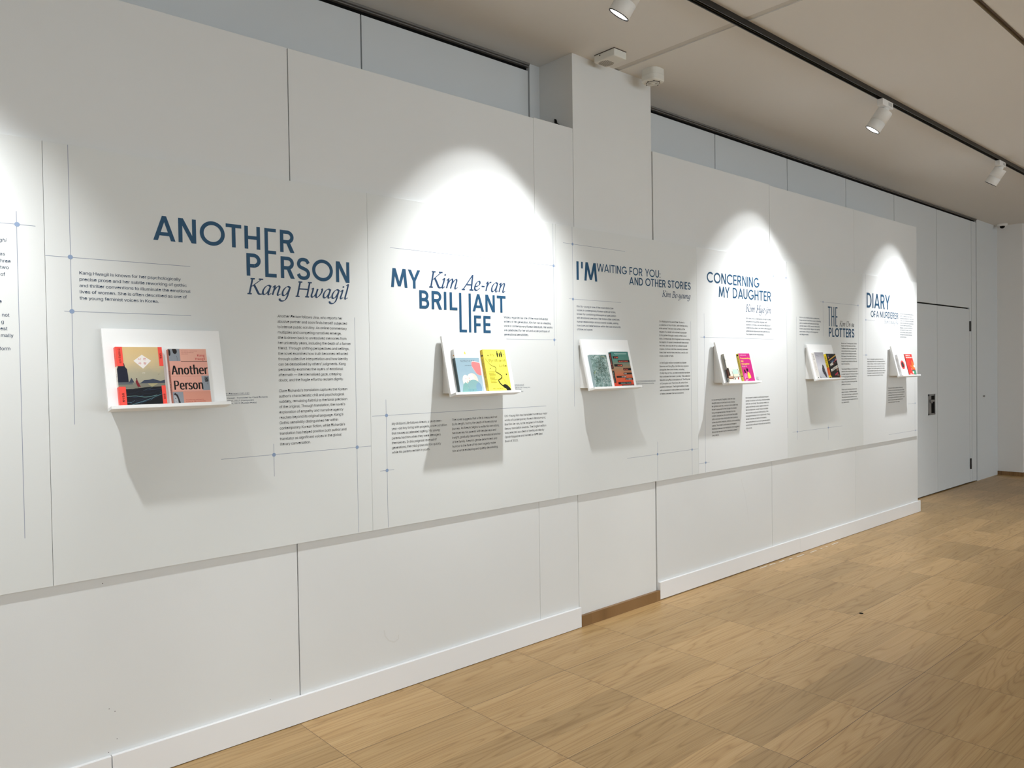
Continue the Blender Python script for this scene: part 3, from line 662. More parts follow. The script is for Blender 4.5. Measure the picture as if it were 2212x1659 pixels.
para(P, 'synopsis_text', ['*My Brilliant Life* follows Areum, a seventeen-', 'year-old boy living with progeria, a rare condition', 'that causes accelerated ageing. His young', 'parents had him when they were teenagers', 'themselves. In this poignant reversal of', 'generations, the child grows old too quickly', 'while his parents remain in youth.'], 1.9381, 1.2170, .02172, 1, 2.2516, INK_BODY)
para(P, 'synopsis_text', ['The novel suggests that a life is measured not', 'by its length, but by the depth of its emotional', 'journey. As Areum begins to write his own story,', 'he observes his parents with tenderness and', 'insight, gradually becoming the emotional anchor', 'of the family. Areum\u2019s gentle detachment and', 'humour in the face of his own tragedy make', 'him at once endearing and quietly devastating.'], 2.2828, 1.2170, .02167, 4, 2.5938, INK_BODY)
para(P, 'synopsis_text', ['Chi-Young Kim has translated numerous major', 'works of contemporary Korean literature and,', 'like Kim Ae-ran, is the recipient of multiple', 'literary translation awards. The English edition', 'was selected as a Best of the Month title by', 'Oprah Magazine and named an NPR Best', 'Book of 2021.'], 2.6226, 1.2178, .02170, 0, 2.9312, INK_BODY)
caption(P, [('My Brilliant Life (\ub450\uadfc\ub450\uadfc \ub0b4 \uc778\uc0dd)', 2.590, 2.7617, 1.3793), ('Kim Ae-ran \u00b7 Translated by Chi-Young Kim', 2.605, 2.8058, 1.3637), ('Korean edition, 2011 (Changbi)', 2.605, 2.7424, 1.3530), ('English edition, 2021 (Forge Books)', 2.605, 2.7561, 1.3434)], (2.605, 2.7617), 1.3755)
# I'M WAITING FOR YOU
P = panel(3.0133, 4.3284, 'white exhibition panel headed I\'M WAITING FOR YOU in front of the pillar')
lines(P, [(3.0704, 3.5995, 2.1555), (3.1132, 3.5567, 1.8495), (3.5959, 4.328, .9196)], [(3.145, 1.25, PT-.001), (4.2558, PB+.003, 1.7596), (3.8908, PB+.003, .9982)], [(3.1467, 2.1552), (3.1444, 1.8492), (3.8903, .9198), (4.2564, .9194)])
mb = MB(); s = .0180; word(mb, 'I', 3.1758, 3.1938, 1.9588, .104, s, INK_TITLE); word(mb, "'", 3.2141, 3.2283, 1.9588, .104, .0142, INK_TITLE); word(mb, 'M', 3.2398, 3.3483, 1.9592, .1045, s, INK_TITLE); mb.build('title_lettering', P)
s = .0068
mb = MB(); word(mb, 'WAITING', 3.3463, 3.6136, 2.0185, .0466, s, INK_TITLE); mb.build('title_lettering', P); mb = MB(); word(mb, 'FOR', 3.6384, 3.7610, 2.0195, .0466, s, INK_TITLE); mb.build('title_lettering', P); mb = MB(); word(mb, 'YOU:', 3.7870, 3.9383, 2.0205, .0466, s, INK_TITLE); mb.build('title_lettering', P)
mb = MB(); word(mb, 'AND', 3.6349, 3.7655, 1.9612, .0462, .0074, INK_TITLE); mb.build('title_lettering', P); mb = MB(); word(mb, 'OTHER', 3.7887, 3.9920, 1.9625, .0475, .0074, INK_TITLE); mb.build('title_lettering', P); mb = MB(); word(mb, 'STORIES', 4.0141, 4.2600, 1.9642, .0485, .0074, INK_TITLE); mb.build('title_lettering', P)
italic(P, 'Kim Bo-young', 3.9557, 4.2574, 1.9050, .0375)
para(P, 'biography_text', ['Kim Bo-young is one of the most distinctive', 'voices in contemporary Korean science fiction,', 'known for combining philosophical speculation', 'with emotional precision. Her fiction often stretches', 'human relationships across cosmic scales, asking', 'how love and belief endure within the vast structures', 'of time and space.'], 3.173, 1.8058, .0215, 5, 3.5507, INK_INTRO, bold=.011)
para(P, 'synopsis_text', ['*I\u2019m Waiting for You and Other Stories* is', 'a collection of short fiction, with the title story', 'at its centre. The story was written at the', 'request of a reader who wished to propose', 'to his partner through a newly written short', 'story. In response, Kim imagined a man crossing', 'the depths of space to reunite with the woman', 'he loves, who has set off on a distant space', 'mission. As time stretches unevenly between', 'them, their reunion becomes less certain and', 'more a matter of faith.', '',
    'In the English edition translated by Sophie', 'Bowman and Sung Ryu, the title story appears', 'alongside other short stories, including', '*On My Way to You*, an interconnected narrative', 'that continues the lovers\u2019 journey. The collection', 'features Sung Ryu\u2019s translations of *The Prophet*', '*of Corruption* and *That One Life*, which form', 'another linked pair. The English edition closes', 'with a translator\u2019s note written as an exchange', 'of letters between the two translators.'], 3.921, 1.7439, .02160, 13, 4.2293, INK_BODY)
caption(P, [('I\u2019m Waiting for You: And Other Stories (\ub2f9\uc2e0\uc744 \uae30\ub2e4\ub9ac\uace0 \uc788\uc5b4)', 3.600, 3.8778, 1.3782), ('Kim Bo-young \u00b7 Translated by Sophie Bowman & Sung Ryu', 3.600, 3.8641, 1.3615), ('Korean edition, 2015', 3.600, 3.7050, 1.3510), ('English edition, 2021 (Harper)', 3.610, 3.7549, 1.3418)], (3.610, 3.8778), 1.3745)
# CONCERNING MY DAUGHTER
P = panel(4.3292, 5.5005, 'white exhibition panel headed CONCERNING MY DAUGHTER under the second bright spotlight cone', M_PANELB)
lines(P, [(5.3053, 5.500, 2.1276), (4.363, 5.3052, 1.6585), (4.3315, 4.4578, .819)], [(5.497, .985, PT-.001), (4.4095, PB+.003, 1.8172)], [(5.3053, 2.1277), (5.4919, 2.1276), (4.4078, 1.6589), (4.4107, .8195)])
mb = MB(); s = .0112
mb = MB(); word(mb, 'CONCERNING', 4.4456, 5.1069, 2.0271, .0720, s, INK_TITLE); mb.build('title_lettering', P); mb = MB(); word(mb, 'MY', 4.5841, 4.7177, 1.9350, .0735, s, INK_TITLE); mb.build('title_lettering', P); mb = MB(); word(mb, 'DAUGHTER', 4.7576, 5.2708, 1.9365, .0728, s, INK_TITLE); mb.build('title_lettering', P)
italic(P, 'Kim Hye-jin', 4.9248, 5.2669, 1.8497, .0490)
para(P, 'biography_text', ['Kim Hye-jin is a contemporary Korean novelist', 'whose work thoughtfully engages with', 'questions of family, care, and the difficulty of', 'understanding others. Her fiction often explores', 'generational distance and the quiet tensions', 'that shape intimate relationships.'], 4.926, 1.7970, .0226, 3, 5.2768, INK_INTRO, bold=.008)
para(P, 'synopsis_text', ['In *Concerning My Daughter*, when her adult', 'daughter asks to move back home, bringing', 'her girlfriend with her, a woman in her sixties finds', 'herself unprepared for the changes this shared', 'living arrangement entails. Narrated from the', 'mother\u2019s perspective, the novel traces the subtle', 'shifts in emotion that unfold within the household,', 'where discomfort, restraint, affection, and uncertainty', 'coexist. The mother\u2019s ambivalence emerges in', 'the tension between her resistance to her daughter\u2019s', 'life and her devoted care for the elderly patients', 'she protects.'], 4.4875, 1.2304, .02185, 9, 4.8271, INK_BODY)
para(P, 'synopsis_text', ['Kim chooses to present a careful psychological', 'portrait of a woman confronting unfamiliar realities', 'within her own family. The novel also reflects on', 'ageing and the way society neglects those who', 'become dependent. Jamie Chang\u2019s translation', 'demonstrates a profound understanding of the', 'message embedded in Kim\u2019s original work. Chang,', 'herself a teacher and mentor of translation,', 'approaches her work as an act of genuine passion,', 'a commitment reflected in the clarity and sensitivity', 'of her prose.'], 4.9100, 1.2299, .02170, 8, 5.2438, INK_BODY)
caption(P, [('Concerning My Daughter (\ub538\uc5d0 \ub300\ud558\uc5ec)', 4.905, 5.0835, 1.3780), ('Kim Hye-jin \u00b7 Translated by Jamie Chang', 4.905, 5.0887, 1.3602)], (4.905, 5.0835), 1.3715)
# THE PLOTTERS
P = panel(5.5012, 6.8074, 'white exhibition panel headed THE PLOTTERS in the dimmer stretch before the far end')
lines(P, [(6.0361, 6.725, 1.9725), (5.5738, 6.4068, .947)], [(6.0835, 1.6929, 1.9803), (6.725, 1.0863, 1.9785), (5.648, .884, 1.838), (6.156, .8474, .9724)], [(6.082, 1.9727), (6.7211, 1.9726), (5.6467, .9465), (6.1563, .9473)])
mb = MB(); s = .0118
for ch, a, b in (('T', 6.1647, 6.2120), ('H', 6.2255, 6.2760), ('E', 6.2960, 6.3344)):
    mb.glyph([[(a+u, 1.7784+v) for u, v in p] for p in cap_glyph(ch, b-a, .162, s)], INK_TITLE, Y_PANEL-.0006)
mb.build('title_lettering', P); mb = MB(); word(mb, 'PLOTTERS', 6.1804, 6.6450, 1.6922, .0750, .0132, INK_TITLE); mb.build('title_lettering', P)
italic(P, 'Kim Un-su', 6.3686, 6.6441, 1.7846, .0420, INK_BODY)
para(P, 'biography_text', ['Kim Un-su is a leading voice in contemporary', 'Korean noir and crime fiction, known for blending', 'genre conventions with philosophical inquiry', 'and dark satire. In 2025, he was invited to the', 'Korean Cultural Centre in Belgium for a special', 'author event, marking his first engagement', 'with Belgian readers.'], 5.694, 1.8300, .0221, 1, 6.0408, INK_INTRO, bold=.008)
para(P, 'synopsis_text', ['Named one of *Time* Magazine\u2019s 100 Best', 'Mystery and Thriller Books of All Time,', '*The Plotters* unfolds in a reimagined Seoul', 'where professional killers operate within', 'a highly structured underground network.', 'What appear to be accidental deaths are', 'in fact carefully engineered assignments,', 'managed through contracts, archives, and', 'layers of bureaucracy.', '',
    'The protagonist, Reseng, is an assassin who', 'operates under an enigmatic librarian in the', 'so-called \u201cDoghouse\u201d. For his part, he begins', 'to trace a plot against the order itself and', 'to question the world he inherited in this', 'darkly comic journey that interrogates fate,', 'authority, and autonomy.', '',
    'Thanks in part to its sharply observed and', 'elegant translation, *The Plotters* travelled', 'with success to the English-speaking world.', 'The novel also attracted attention abroad,', 'resonating strongly with readers drawn to its', 'wry, violent wisdom.'], 6.3990, 1.6360, .02165, 10, 6.7048, INK_BODY)
# DIARY OF A MURDERER
P = panel(6.8082, 8.0205, 'white exhibition panel headed DIARY OF A MURDERER at the far right end', M_PANELB)
lines(P, [(6.867, 7.0595, 1.8525), (6.8105, 6.9128, 1.5432), (7.7838, 7.9592, 1.0747), (7.34, 8.0195, .8097)], [(6.8725, 1.5115, PT-.001), (7.957, PB+.003, 1.2836)], [(6.8733, 1.853), (6.8723, 1.5435), (7.9592, 1.0751), (7.9601, .8105)])
mb = MB(); word(mb, 'DIARY', 6.8914, 7.3826, 1.9617, .1323, .0205, INK_TITLE); mb.build('title_lettering', P)
s = .0085; mb = MB(); word(mb, 'OF', 6.9756, 7.0700, 1.8810, .058, s, INK_TITLE); mb.build('title_lettering', P); mb = MB(); word(mb, 'A', 7.0860, 7.1420, 1.8810, .058, s, INK_TITLE); mb.build('title_lettering', P); mb = MB(); word(mb, 'MURDERER', 7.1657, 7.5705, 1.8820, .0575, s, INK_TITLE); mb.build('title_lettering', P)
italic(P, 'Kim Young-ha', 7.2592, 7.5698, 1.8340, .0365, mat('ink_name_pale', (.30, .34, .40), .5, .3))
para(P, 'biography_text', ['Kim Young-ha is among the most widely read', 'writers of contemporary Korea. Known for', 'precise prose, restless wit, and a sharp sense', 'of the uncanny in everyday life, he has written', 'novels, short stories, essays and travel books.', 'His work has been translated into many', 'languages, and several of his stories have', 'been adapted for the screen. His fiction', 'returns to memory, identity, solitude and', 'the fragile line that divides the everyday', 'and the extraordinary.'], 7.610, 1.9290, .0219, 3, 7.9319, INK_INTRO, bold=.004)
para(P, 'synopsis_text', ['*Diary of a Murderer* gathers the story of a', 'retired serial killer who, in old age and with his', 'memory failing, comes to suspect a stranger of', 'similar crimes and sets out to protect his only', 'daughter. Told in brief fragments, the novella', 'moves between lucidity and confusion, leaving', 'the reader to question what is true, and what', 'is left when remembrance itself is fading.'], 6.894, 1.5015, .0206, 1, 7.2645, INK_BODY)
para(P, 'synopsis_text', ['The English edition presents the title story', 'together with three further tales, each of them', 'unsettling in its own way. Krys Lee\u2019s translation', 'carries over the dry humour and the tension', 'of the original, and preserves its clipped rhythm', 'while drawing out its quiet melancholy for', 'a new readership far from home.'], 7.329, 1.2334, .0219, 4, 7.7109, INK_BODY)

# ------------------------------------------------------------------ display shelves
TILT = math.radians(13.5); Y0, Z0 = 2.8966, 1.3352; SH_W = .410
XL = [.7382, 2.2072, 3.1688, 4.4913, 5.7562, 7.3329]
RX = Matrix.Rotation(-TILT, 4, 'X')
sh = empty('display_shelf', label='white tilted book shelf on the ANOTHER PERSON panel, first from the left', category='shelf', group='tilted book shelves')
sh.matrix_world = Matrix.Translation((XL[0], Y0, Z0)) @ RX
b = MB(); b.box((0, -.013, .0), (SH_W, 0, .296), M_SHELF, .0015); b.build('back_plate', sh)
b = MB(); b.box((0, -.053, 0), (SH_W, -.0132, .0125), M_SHELF, .0012); b.build('ledge', sh)
b = MB(); inv = sh.matrix_world.inverted()
back = lambda z: Y0+(z-Z0)*math.tan(TILT)+.0006
b.prism([(Y_PANEL-.0012, 1.352), (Y_PANEL-.0012, 1.600), (back(1.600), 1.600), (back(1.352), 1.352)], XL[0]+.024, XL[0]+SH_W-.024, M_SHELF)
b.v = [tuple(inv @ Vector(v)) for v in b.v]; wb = b.build('wedge_bracket', sh); fix_normals(wb)
SHLAB = [None, 'white tilted book shelf on the MY BRILLIANT LIFE panel', 'white tilted book shelf on the I\'M WAITING FOR YOU panel', 'white tilted book shelf on the CONCERNING MY DAUGHTER panel', 'white tilted book shelf on the THE PLOTTERS panel', 'white tilted book shelf on the DIARY OF A MURDERER panel at the far end']
for i in range(1, 6):
    c_ = dup(sh, label=SHLAB[i]); c_.location.x = XL[i]

# ------------------------------------------------------------------ books
rnd = random.Random(7)
class Art:
    """print on a cover; u to the right 0..1, v up 0..1, later marks lie on top"""
    def __init__(s, mb, x0, z0, w, h, y): s.mb, s.x0, s.z0, s.w, s.h, s.y = mb, x0, z0, w, h, y
    def lift(s, d=8e-6): s.y -= d
    def poly(s, pts, col): s.lift(); s.mb.poly2([(s.x0+min(1, max(0, a))*s.w, s.z0+min(1, max(0, b_))*s.h) for a, b_ in pts], col if not isinstance(col, tuple) else flat(col), s.y)
    def rect(s, a, b_, c_, d, col): s.poly([(a, b_), (c_, b_), (c_, d), (a, d)], col)
    def disc(s, cx_, cy_, rx, ry, col, a0=0, a1=360, n=28): s.poly(arc(cx_, cy_, rx, ry, a0, a1, n), col)
    def line(s, pts, wd, col, sm=True):
        s.lift(4e-6); P = smooth_path(pts, 5) if (sm and len(pts) > 2) else pts; P = [(s.x0+a*s.w, s.z0+b_*s.h) for a, b_ in P]
        m_ = flat(col) if isinstance(col, tuple) else col
        for q in stroke(P, wd): s.mb.poly2([(min(s.x0+s.w, max(s.x0, a)), min(s.z0+s.h, max(s.z0, c_))) for a, c_ in q], m_, s.y)
    def text(s, t, a, c_, v, hz, col, **k):
        s.lift(); fit(s.mb, t, s.x0+a*s.w, s.x0+c_*s.w, s.z0+v*s.h, hz*s.h, flat(col), s.y, **k); s.y -= .00011
    def vtext(s, t, u, v0, v1, hz, col, **k):
        """runs downwards"""
        s.lift(); wdt = T(t, k.get('cjk', False), 0.0, k.get('bold', 0.0))[2]
        put(s.mb, t, s.x0+u*s.w, s.z0+v0*s.h, (v0-v1)*s.h/wdt, hz*s.w, flat(col), s.y, rot=-PI/2, **k); s.y -= .00011
def book(i, s0, s1, t, h, lab, cover, spine_col, paint, spine_paint=None, back_col=None):
    """stands on shelf i between s0 and s1 along the ledge, thickness t, height h, leaning on the plate"""
    w = s1-s0
    r = empty('paperback_book', label=lab, category='book', group='paperback books on the tilted shelves')
    r.matrix_world = Matrix.Translation((XL[i], Y0, Z0)) @ RX @ Matrix.Translation((s0, -.0134, .0128))
    cm = cover if not isinstance(cover, tuple) else flat(cover)
    sm = spine_col if not isinstance(spine_col, tuple) else flat(spine_col)
    ct = .0006
    b_ = MB(); b_.box((.0012, -t+ct, .0008), (w-.0006, -ct, h-.0006), M_PAPER); b_.build('page_block', r)
    b_ = MB(); b_.box((0, -ct, 0), (w, 0, h), flat(back_col) if back_col else sm); b_.build('back_cover', r)
    b_ = MB(); b_.box((0, -t, 0), (w, -t+ct, h), cm); paint(Art(b_, 0, 0, w, h, -t-.00003)); b_.build('front_cover', r)
    b_ = MB(); b_.box((0, -t+ct, 0), (.0010, -ct, h), sm)
    if spine_paint:
        q = MB(); spine_paint(Art(q, 0, 0, t, h, 0)); k0 = len(b_.v)
        # local spine print (x=depth from the back edge to the front, z) turned onto the left face
        for vs_, fs_, mi in [(q.v, q.f, q.m)]:
            b_.v += [(v[1]-.00003, -v[0], v[2]) for v in vs_]
            for f_, m_ in zip(fs_, mi): b_.f.append([j+k0 for j in f_]); b_.m.append(b_.slot(q.mats[m_]))
    b_.build('spine', r)
    return r
K_ = (12, 12, 14); WH = (245, 243, 238)
# 1 coral bands over a seascape
CORAL = (250, 84, 72)
def p1(a):
    a.poly([(0, .62), (.06, .72), (.16, .72), (.17, .66), (.21, .62), (.22, .5), (.22, .38), (0, .38)], (28, 30, 48))
    a.rect(0, .29, 1, .385, (128, 126, 112)); a.rect(0, .36, .3, .40, (92, 98, 102))
    a.poly([(.22, .39), (.26, .44), (.28, .475), (.30, .45), (.34, .39)], (62, 68, 84))
    a.poly([(.45, .375), (.5, .40), (.55, .43), (.66, .435), (.74, .45), (.82, .43), (.9, .41), (1, .43), (1, .375)], (58, 66, 84))
    for k in range(9): a.rect(.62+.012*k, .365-.008*k, .84-.02*k, .368-.008*k, (222, 206, 140))
    a.poly([(0, .28), (.3, .285), (.6, .31), (1, .32), (1, 0), (0, 0)], (16, 19, 28))
    for k in range(42):
        u = rnd.uniform(.02, .95); v = rnd.uniform(.02, .27); L = rnd.uniform(.1, .34)
        a.line([(u, v), (min(1, u+L*.5), v+rnd.uniform(-.015, .03)), (min(1, u+L), v+rnd.uniform(0, .06))], rnd.uniform(.0004, .0013), rnd.choice([(40, 58, 88), (26, 36, 58), (70, 104, 124), (30, 44, 70), (12, 14, 20)]))
    a.line([(.15, .16), (.35, .165), (.55, .14), (.8, .17)], .0016, (110, 150, 148)); a.line([(.25, .02), (.6, .1), (.95, .2)], .0014, (92, 132, 140))
    a.poly([(.28, 0), (.98, .17), (1, .12), (1, 0)], (10, 11, 15))
    a.poly([(.36, .40), (.385, .44), (.40, .445), (.41, .42), (.44, .36), (.465, .315), (.40, .318)], (120, 28, 40)); a.disc(.392, .452, .014, .012, (50, 24, 28)); a.line([(.405, .32), (.405, .295)], .0012, (50, 24, 28))
    a.poly([(.55, .865), (.36, .76), (.55, .625), (.74, .76)], (240, 234, 230))
    for t_, u, v in (('\ub2e4', .455, .775), ('\ub978', .565, .775), ('\uc0ac', .455, .70), ('\ub78c', .565, .70)): a.text(t_, u, u+.068, v, .052, (205, 70, 70), cjk=True)
    a.text('\uac15\ud654\uae38', .52, .58, .545, .02, WH, cjk=True); a.line([(.86, .525), (.90, .53)], .0008, (90, 88, 80))
    for u0, u1, v0, v1 in ((0, .145, .67, 1), (.91, 1, .67, 1), (0, .145, 0, .325), (.91, 1, 0, .33)): a.rect(u0, v0, u1, v1, CORAL)
    a.vtext('\ud55c\uaca8\ub808\ubb38\ud559\uc0c1 \uc218\uc0c1\uc791', .06, .97, .72, .062, K_, cjk=True, bold=.02); a.vtext('\uac15\ud654\uae38', .94, .89, .80, .055, K_, cjk=True, bold=.02)
    a.vtext('\uc7a5\ud3b8\uc18c\uc124', .06, .22, .07, .062, K_, cjk=True, bold=.02); a.vtext('\ud55c\uaca8\ub808', .94, .19, .10, .05, K_, cjk=True, bold=.02)
def s1(a):
    a.rect(0, .67, 1, 1, CORAL); a.rect(0, 0, 1, .325, CORAL); a.vtext('\ub2e4\ub978 \uc0ac\ub78c', .3, .55, .42, .5, K_, cjk=True); a.vtext('\uac15\ud654\uae38', .3, .9, .8, .4, (140, 40, 36), cjk=True)
SKY1 = gradient('print_dusk_sky', [(.30, (160, 158, 142)), (.55, (178, 170, 146)), (.75, (214, 190, 146)), (1, (226, 194, 138))], .212)
book(0, .033, .188, .018, .212, 'paperback with coral corner bands over a dusk seascape and white diamond', SKY1, (236, 230, 222), p1, s1)
# 2 pink collage with heavy black lettering
PINK = (226, 166, 150)
def p2(a):
    GR = (142, 148, 156)
    a.rect(0, .775, .29, 1, GR); a.disc(.02, .93, .03, .06, (30, 26, 26)); a.disc(.165, .955, .055, .05, (32, 26, 26)); a.disc(.15, .98, .05, .03, (40, 30, 28)); a.line([(.2, .87), (.21, .82), (.205, .78)], .0008, (60, 60, 64))
    a.rect(.30, .77, 1, 1, (228, 172, 154)); a.rect(.30, .765, 1, .773, (70, 28, 30))
    for k, (t_, u1) in enumerate((('Mesmerizing \u2014 Tense, intimate', .76), ('and strikingly relevant', .66), ('literary thriller', .50))): a.text(t_, .33, u1, .955-.028*k, .02, (150, 60, 56))
    a.text('Kang', .74, .95, .86, .066, (190, 38, 48), bold=.014, cjk=True); a.text('Hwagil', .68, .95, .795, .066, (190, 38, 48), bold=.014, cjk=True)
    a.rect(0, .50, 1, .755, (226, 166, 150)); a.rect(.80, .235, 1, .50, GR); a.rect(0, .225, .80, .495, (224, 164, 148)); a.rect(0, 0, .27, .215, GR)
    a.rect(.27, 0, 1, .215, (214, 148, 128))
    a.text('Another', .03, .985, .53, .265, K_, bold=.036, cjk=True); a.text('Person', .04, .81, .255, .265, K_, bold=.036, cjk=True)
    for k in range(16): a.line([(.88+rnd.uniform(0, .1), .49-rnd.uniform(0, .05)), (.88+rnd.uniform(0, .1), .44-rnd.uniform(0, .05)), (.9+rnd.uniform(0, .08), .40)], .0009, (36, 32, 32))
    a.line([(.95, .38), (.93, .36), (.96, .34)], .0006, (60, 56, 56))
    a.poly([(.03, .0), (.02, .12), (.05, .18), (.10, .18), (.14, .12), (.16, .06), (.15, 0)], (178, 180, 184)); a.poly([(.02, .17), (.06, .20), (.13, .16), (.17, .05), (.19, 0), (.13, 0), (.12, .08), (.08, .15)], (44, 40, 42)); a.disc(.06, .10, .016, .007, (50, 46, 48)); a.line([(.05, .05), (.08, .045)], .0008, (90, 60, 60))
    a.text('Translated from the Korean by', .32, .80, .062, .024, (160, 60, 54)); a.text('Clare Richards', .32, .84, .030, .024, (160, 60, 54))
def s2(a): a.vtext('Another Person', .25, .62, .18, .55, K_, bold=.04)
book(0, .209, .344, .021, .205, 'pink paperback with heavy black lettering and grey collage photos', PINK, (190, 118, 98), p2, s2)
# 3 blue grey cover, white top, balloons
def p3(a):
    a.rect(0, .80, 1, 1, (248, 247, 244)); a.poly([(.38, .91), (.42, .925), (.44, .955), (.455, .925), (.49, .905), (.455, .89), (.44, .86), (.42, .89)], (240, 200, 70))
    a.rect(0, .797, 1, .803, (176, 190, 196)); a.text('\ub450\uadfc\ub450\uadfc \ub0b4 \uc778\uc0dd', .19, .78, .705, .058, (60, 62, 66), cjk=True); a.text('\uae40\uc560\ub780 \uc7a5\ud3b8\uc18c\uc124', .34, .62, .61, .026, (80, 92, 100), cjk=True)
    PK = (246, 128, 128)
    a.poly([(.64, .66), (.66, .70), (.72, .715), (.86, .70), (1, .675), (1, .39), (.9, .39), (.8, .43), (.70, .52), (.64, .60)], PK); a.line([(.66, .70), (.72, .716), (.86, .70), (1, .677)], .0018, (250, 240, 236)); a.line([(.64, .6), (.72, .5), (.82, .41), (.9, .39)], .0012, (236, 214, 208))
    a.disc(.30, .27, .135, .135, (248, 232, 216)); a.disc(.58, .27, .23, .17, (246, 212, 196)); a.disc(.52, .31, .15, .12, (250, 230, 214))
    a.poly([(.08, 0), (.16, .18), (.26, .24), (.36, .2), (.38, .1), (.42, 0)], (128, 172, 168)); a.disc(.60, .13, .28, .16, (134, 172, 172)); a.rect(.33, 0, .86, .08, (120, 164, 168)); a.disc(.80, .10, .12, .12, (126, 160, 182))
    for u, v, c_ in ((.31, .315, (214, 90, 84)), (.44, .325, (200, 96, 90)), (.44, .275, K_), (.345, .235, K_), (.53, .05, (60, 70, 74))): a.disc(u, v, .012, .010, c_)
    a.line([(.42, 0), (.40, .08), (.36, .16)], .0008, (90, 130, 130))
GB = gradient('print_blue_grey', [(0, (176, 196, 206)), (.5, (150, 176, 190)), (1, (146, 170, 180))], .213)
def s3(a):
    a.rect(0, .80, 1, 1, (225, 225, 222)); a.disc(.6, .86, .2, .014, (190, 130, 60)); a.rect(.35, 0, .65, .8, (58, 72, 74))
book(1, .042, .188, .022, .213, 'blue grey paperback with white top and pink balloon shapes', GB, (84, 102, 104), p3, s3)
# 4 yellow cover with a black winding branch
YEL = (250, 238, 92)
def p4(a):
    BR = (26, 30, 22); TX = (120, 104, 34)
    a.text('My', .27, .50, .845, .085, TX, shear=.2); a.text('Brilliant', .19, .95, .705, .10, TX, bold=-.006); a.text('Life', .60, .96, .575, .10, TX, shear=.12)
    for x_, hh in ((.62, .115), (.72, .08), (.80, .11)):
        a.poly([(x_-.035, .83+hh*.72), (x_+.035, .83+hh*.72), (x_+.03, .83+hh*.3), (x_+.022, .815), (x_-.018, .815), (x_-.03, .83+hh*.3)], BR); a.disc(x_, .83+hh*.93, .022, .020, BR)
    P = [(.03, .80), (.12, .72), (.25, .63), (.42, .58), (.46, .54), (.42, .47), (.55, .42), (.66, .36), (.60, .30), (.49, .27), (.52, .20), (.64, .13), (.78, .10), (.88, .05)]
    SP = smooth_path(P, 5)
    for k in range(len(SP)-1): a.line(SP[k:k+2], .0012+.0062*(k/len(SP))**1.3, BR, False)
    for k in range(60):
        j = rnd.randrange(10, len(SP)); u, v = SP[j]; L = rnd.uniform(.02, .06)*(.4+j/len(SP)); an = rnd.uniform(0, 2*PI); a.line([(u, v), (u+L*math.cos(an), v+L*math.sin(an)*.7)], rnd.uniform(.0004, .0012), BR, False)
    a.poly([(.62, .14), (.74, .17), (.84, .14), (.95, .07), (.98, 0), (.80, 0), (.76, .06), (.66, .09)], BR)
    for q in ([(.84, .13), (.74, .26), (.66, .38)], [(.88, .12), (.80, .22), (.72, .30)], [(.93, .09), (.96, .18), (.90, .24)]): a.line(q, .0007, (110, 110, 40))
    for u, v, r_ in ((.20, .855, .022), (.92, .88, .018), (.20, .545, .02), (.88, .40, .032), (.30, .68, .012)): a.disc(u, v, r_, r_*.7, (80, 76, 36), n=5)
    for k in range(9): a.rect(.10+.005*k, .46-.031*k, .10+.005*k+rnd.uniform(.2, .32), .472-.031*k, (186, 172, 56))
    a.text('Ae-ran Kim', .17, .62, .055, .05, (140, 120, 36), bold=.01); a.text('translated by Chi-Young Kim', .17, .62, .018, .024, (170, 150, 46)); a.text('A NOVEL', .73, .93, .53, .02, (160, 140, 46))
def s4(a):
    a.disc(.5, .86, .34, .022, (60, 50, 20)); a.vtext('My Brilliant Life  Ae-ran Kim', .28, .78, .12, .5, (120, 90, 30), bold=.02); a.disc(.6, .02, .25, .014, K_)
book(1, .221, .367, .020, .213, 'bright yellow paperback with a black winding branch', YEL, (214, 186, 60), p4, s4)
# 5 green swirling foliage
def swirl(name):
    m = bpy.data.materials.new(name); m.use_nodes = True; nt = m.node_tree; b_ = nt.nodes['Principled BSDF']; b_.inputs['Roughness'].default_value = .4
    tc = nt.nodes.new('ShaderNodeTexCoord'); n = nt.nodes.new('ShaderNodeTexNoise'); n.inputs['Scale'].default_value = 34; n.inputs['Detail'].default_value = 6; n.inputs['Distortion'].default_value = 2.2
    rp = nt.nodes.new('ShaderNodeValToRGB'); el = rp.color_ramp.elements; el.new(.5); el.new(.62)
    for e, p, c_ in zip(el, (.32, .46, .56, .72), ((66, 92, 84), (112, 140, 134), (142, 166, 164), (200, 212, 208))): e.position = p; e.color = (*lin(c_), 1)
    nt.links.new(tc.outputs['Object'], n.inputs['Vector']); nt.links.new(n.outputs['Fac'], rp.inputs['Fac']); nt.links.new(rp.outputs['Color'], b_.inputs['Base Color']); return m
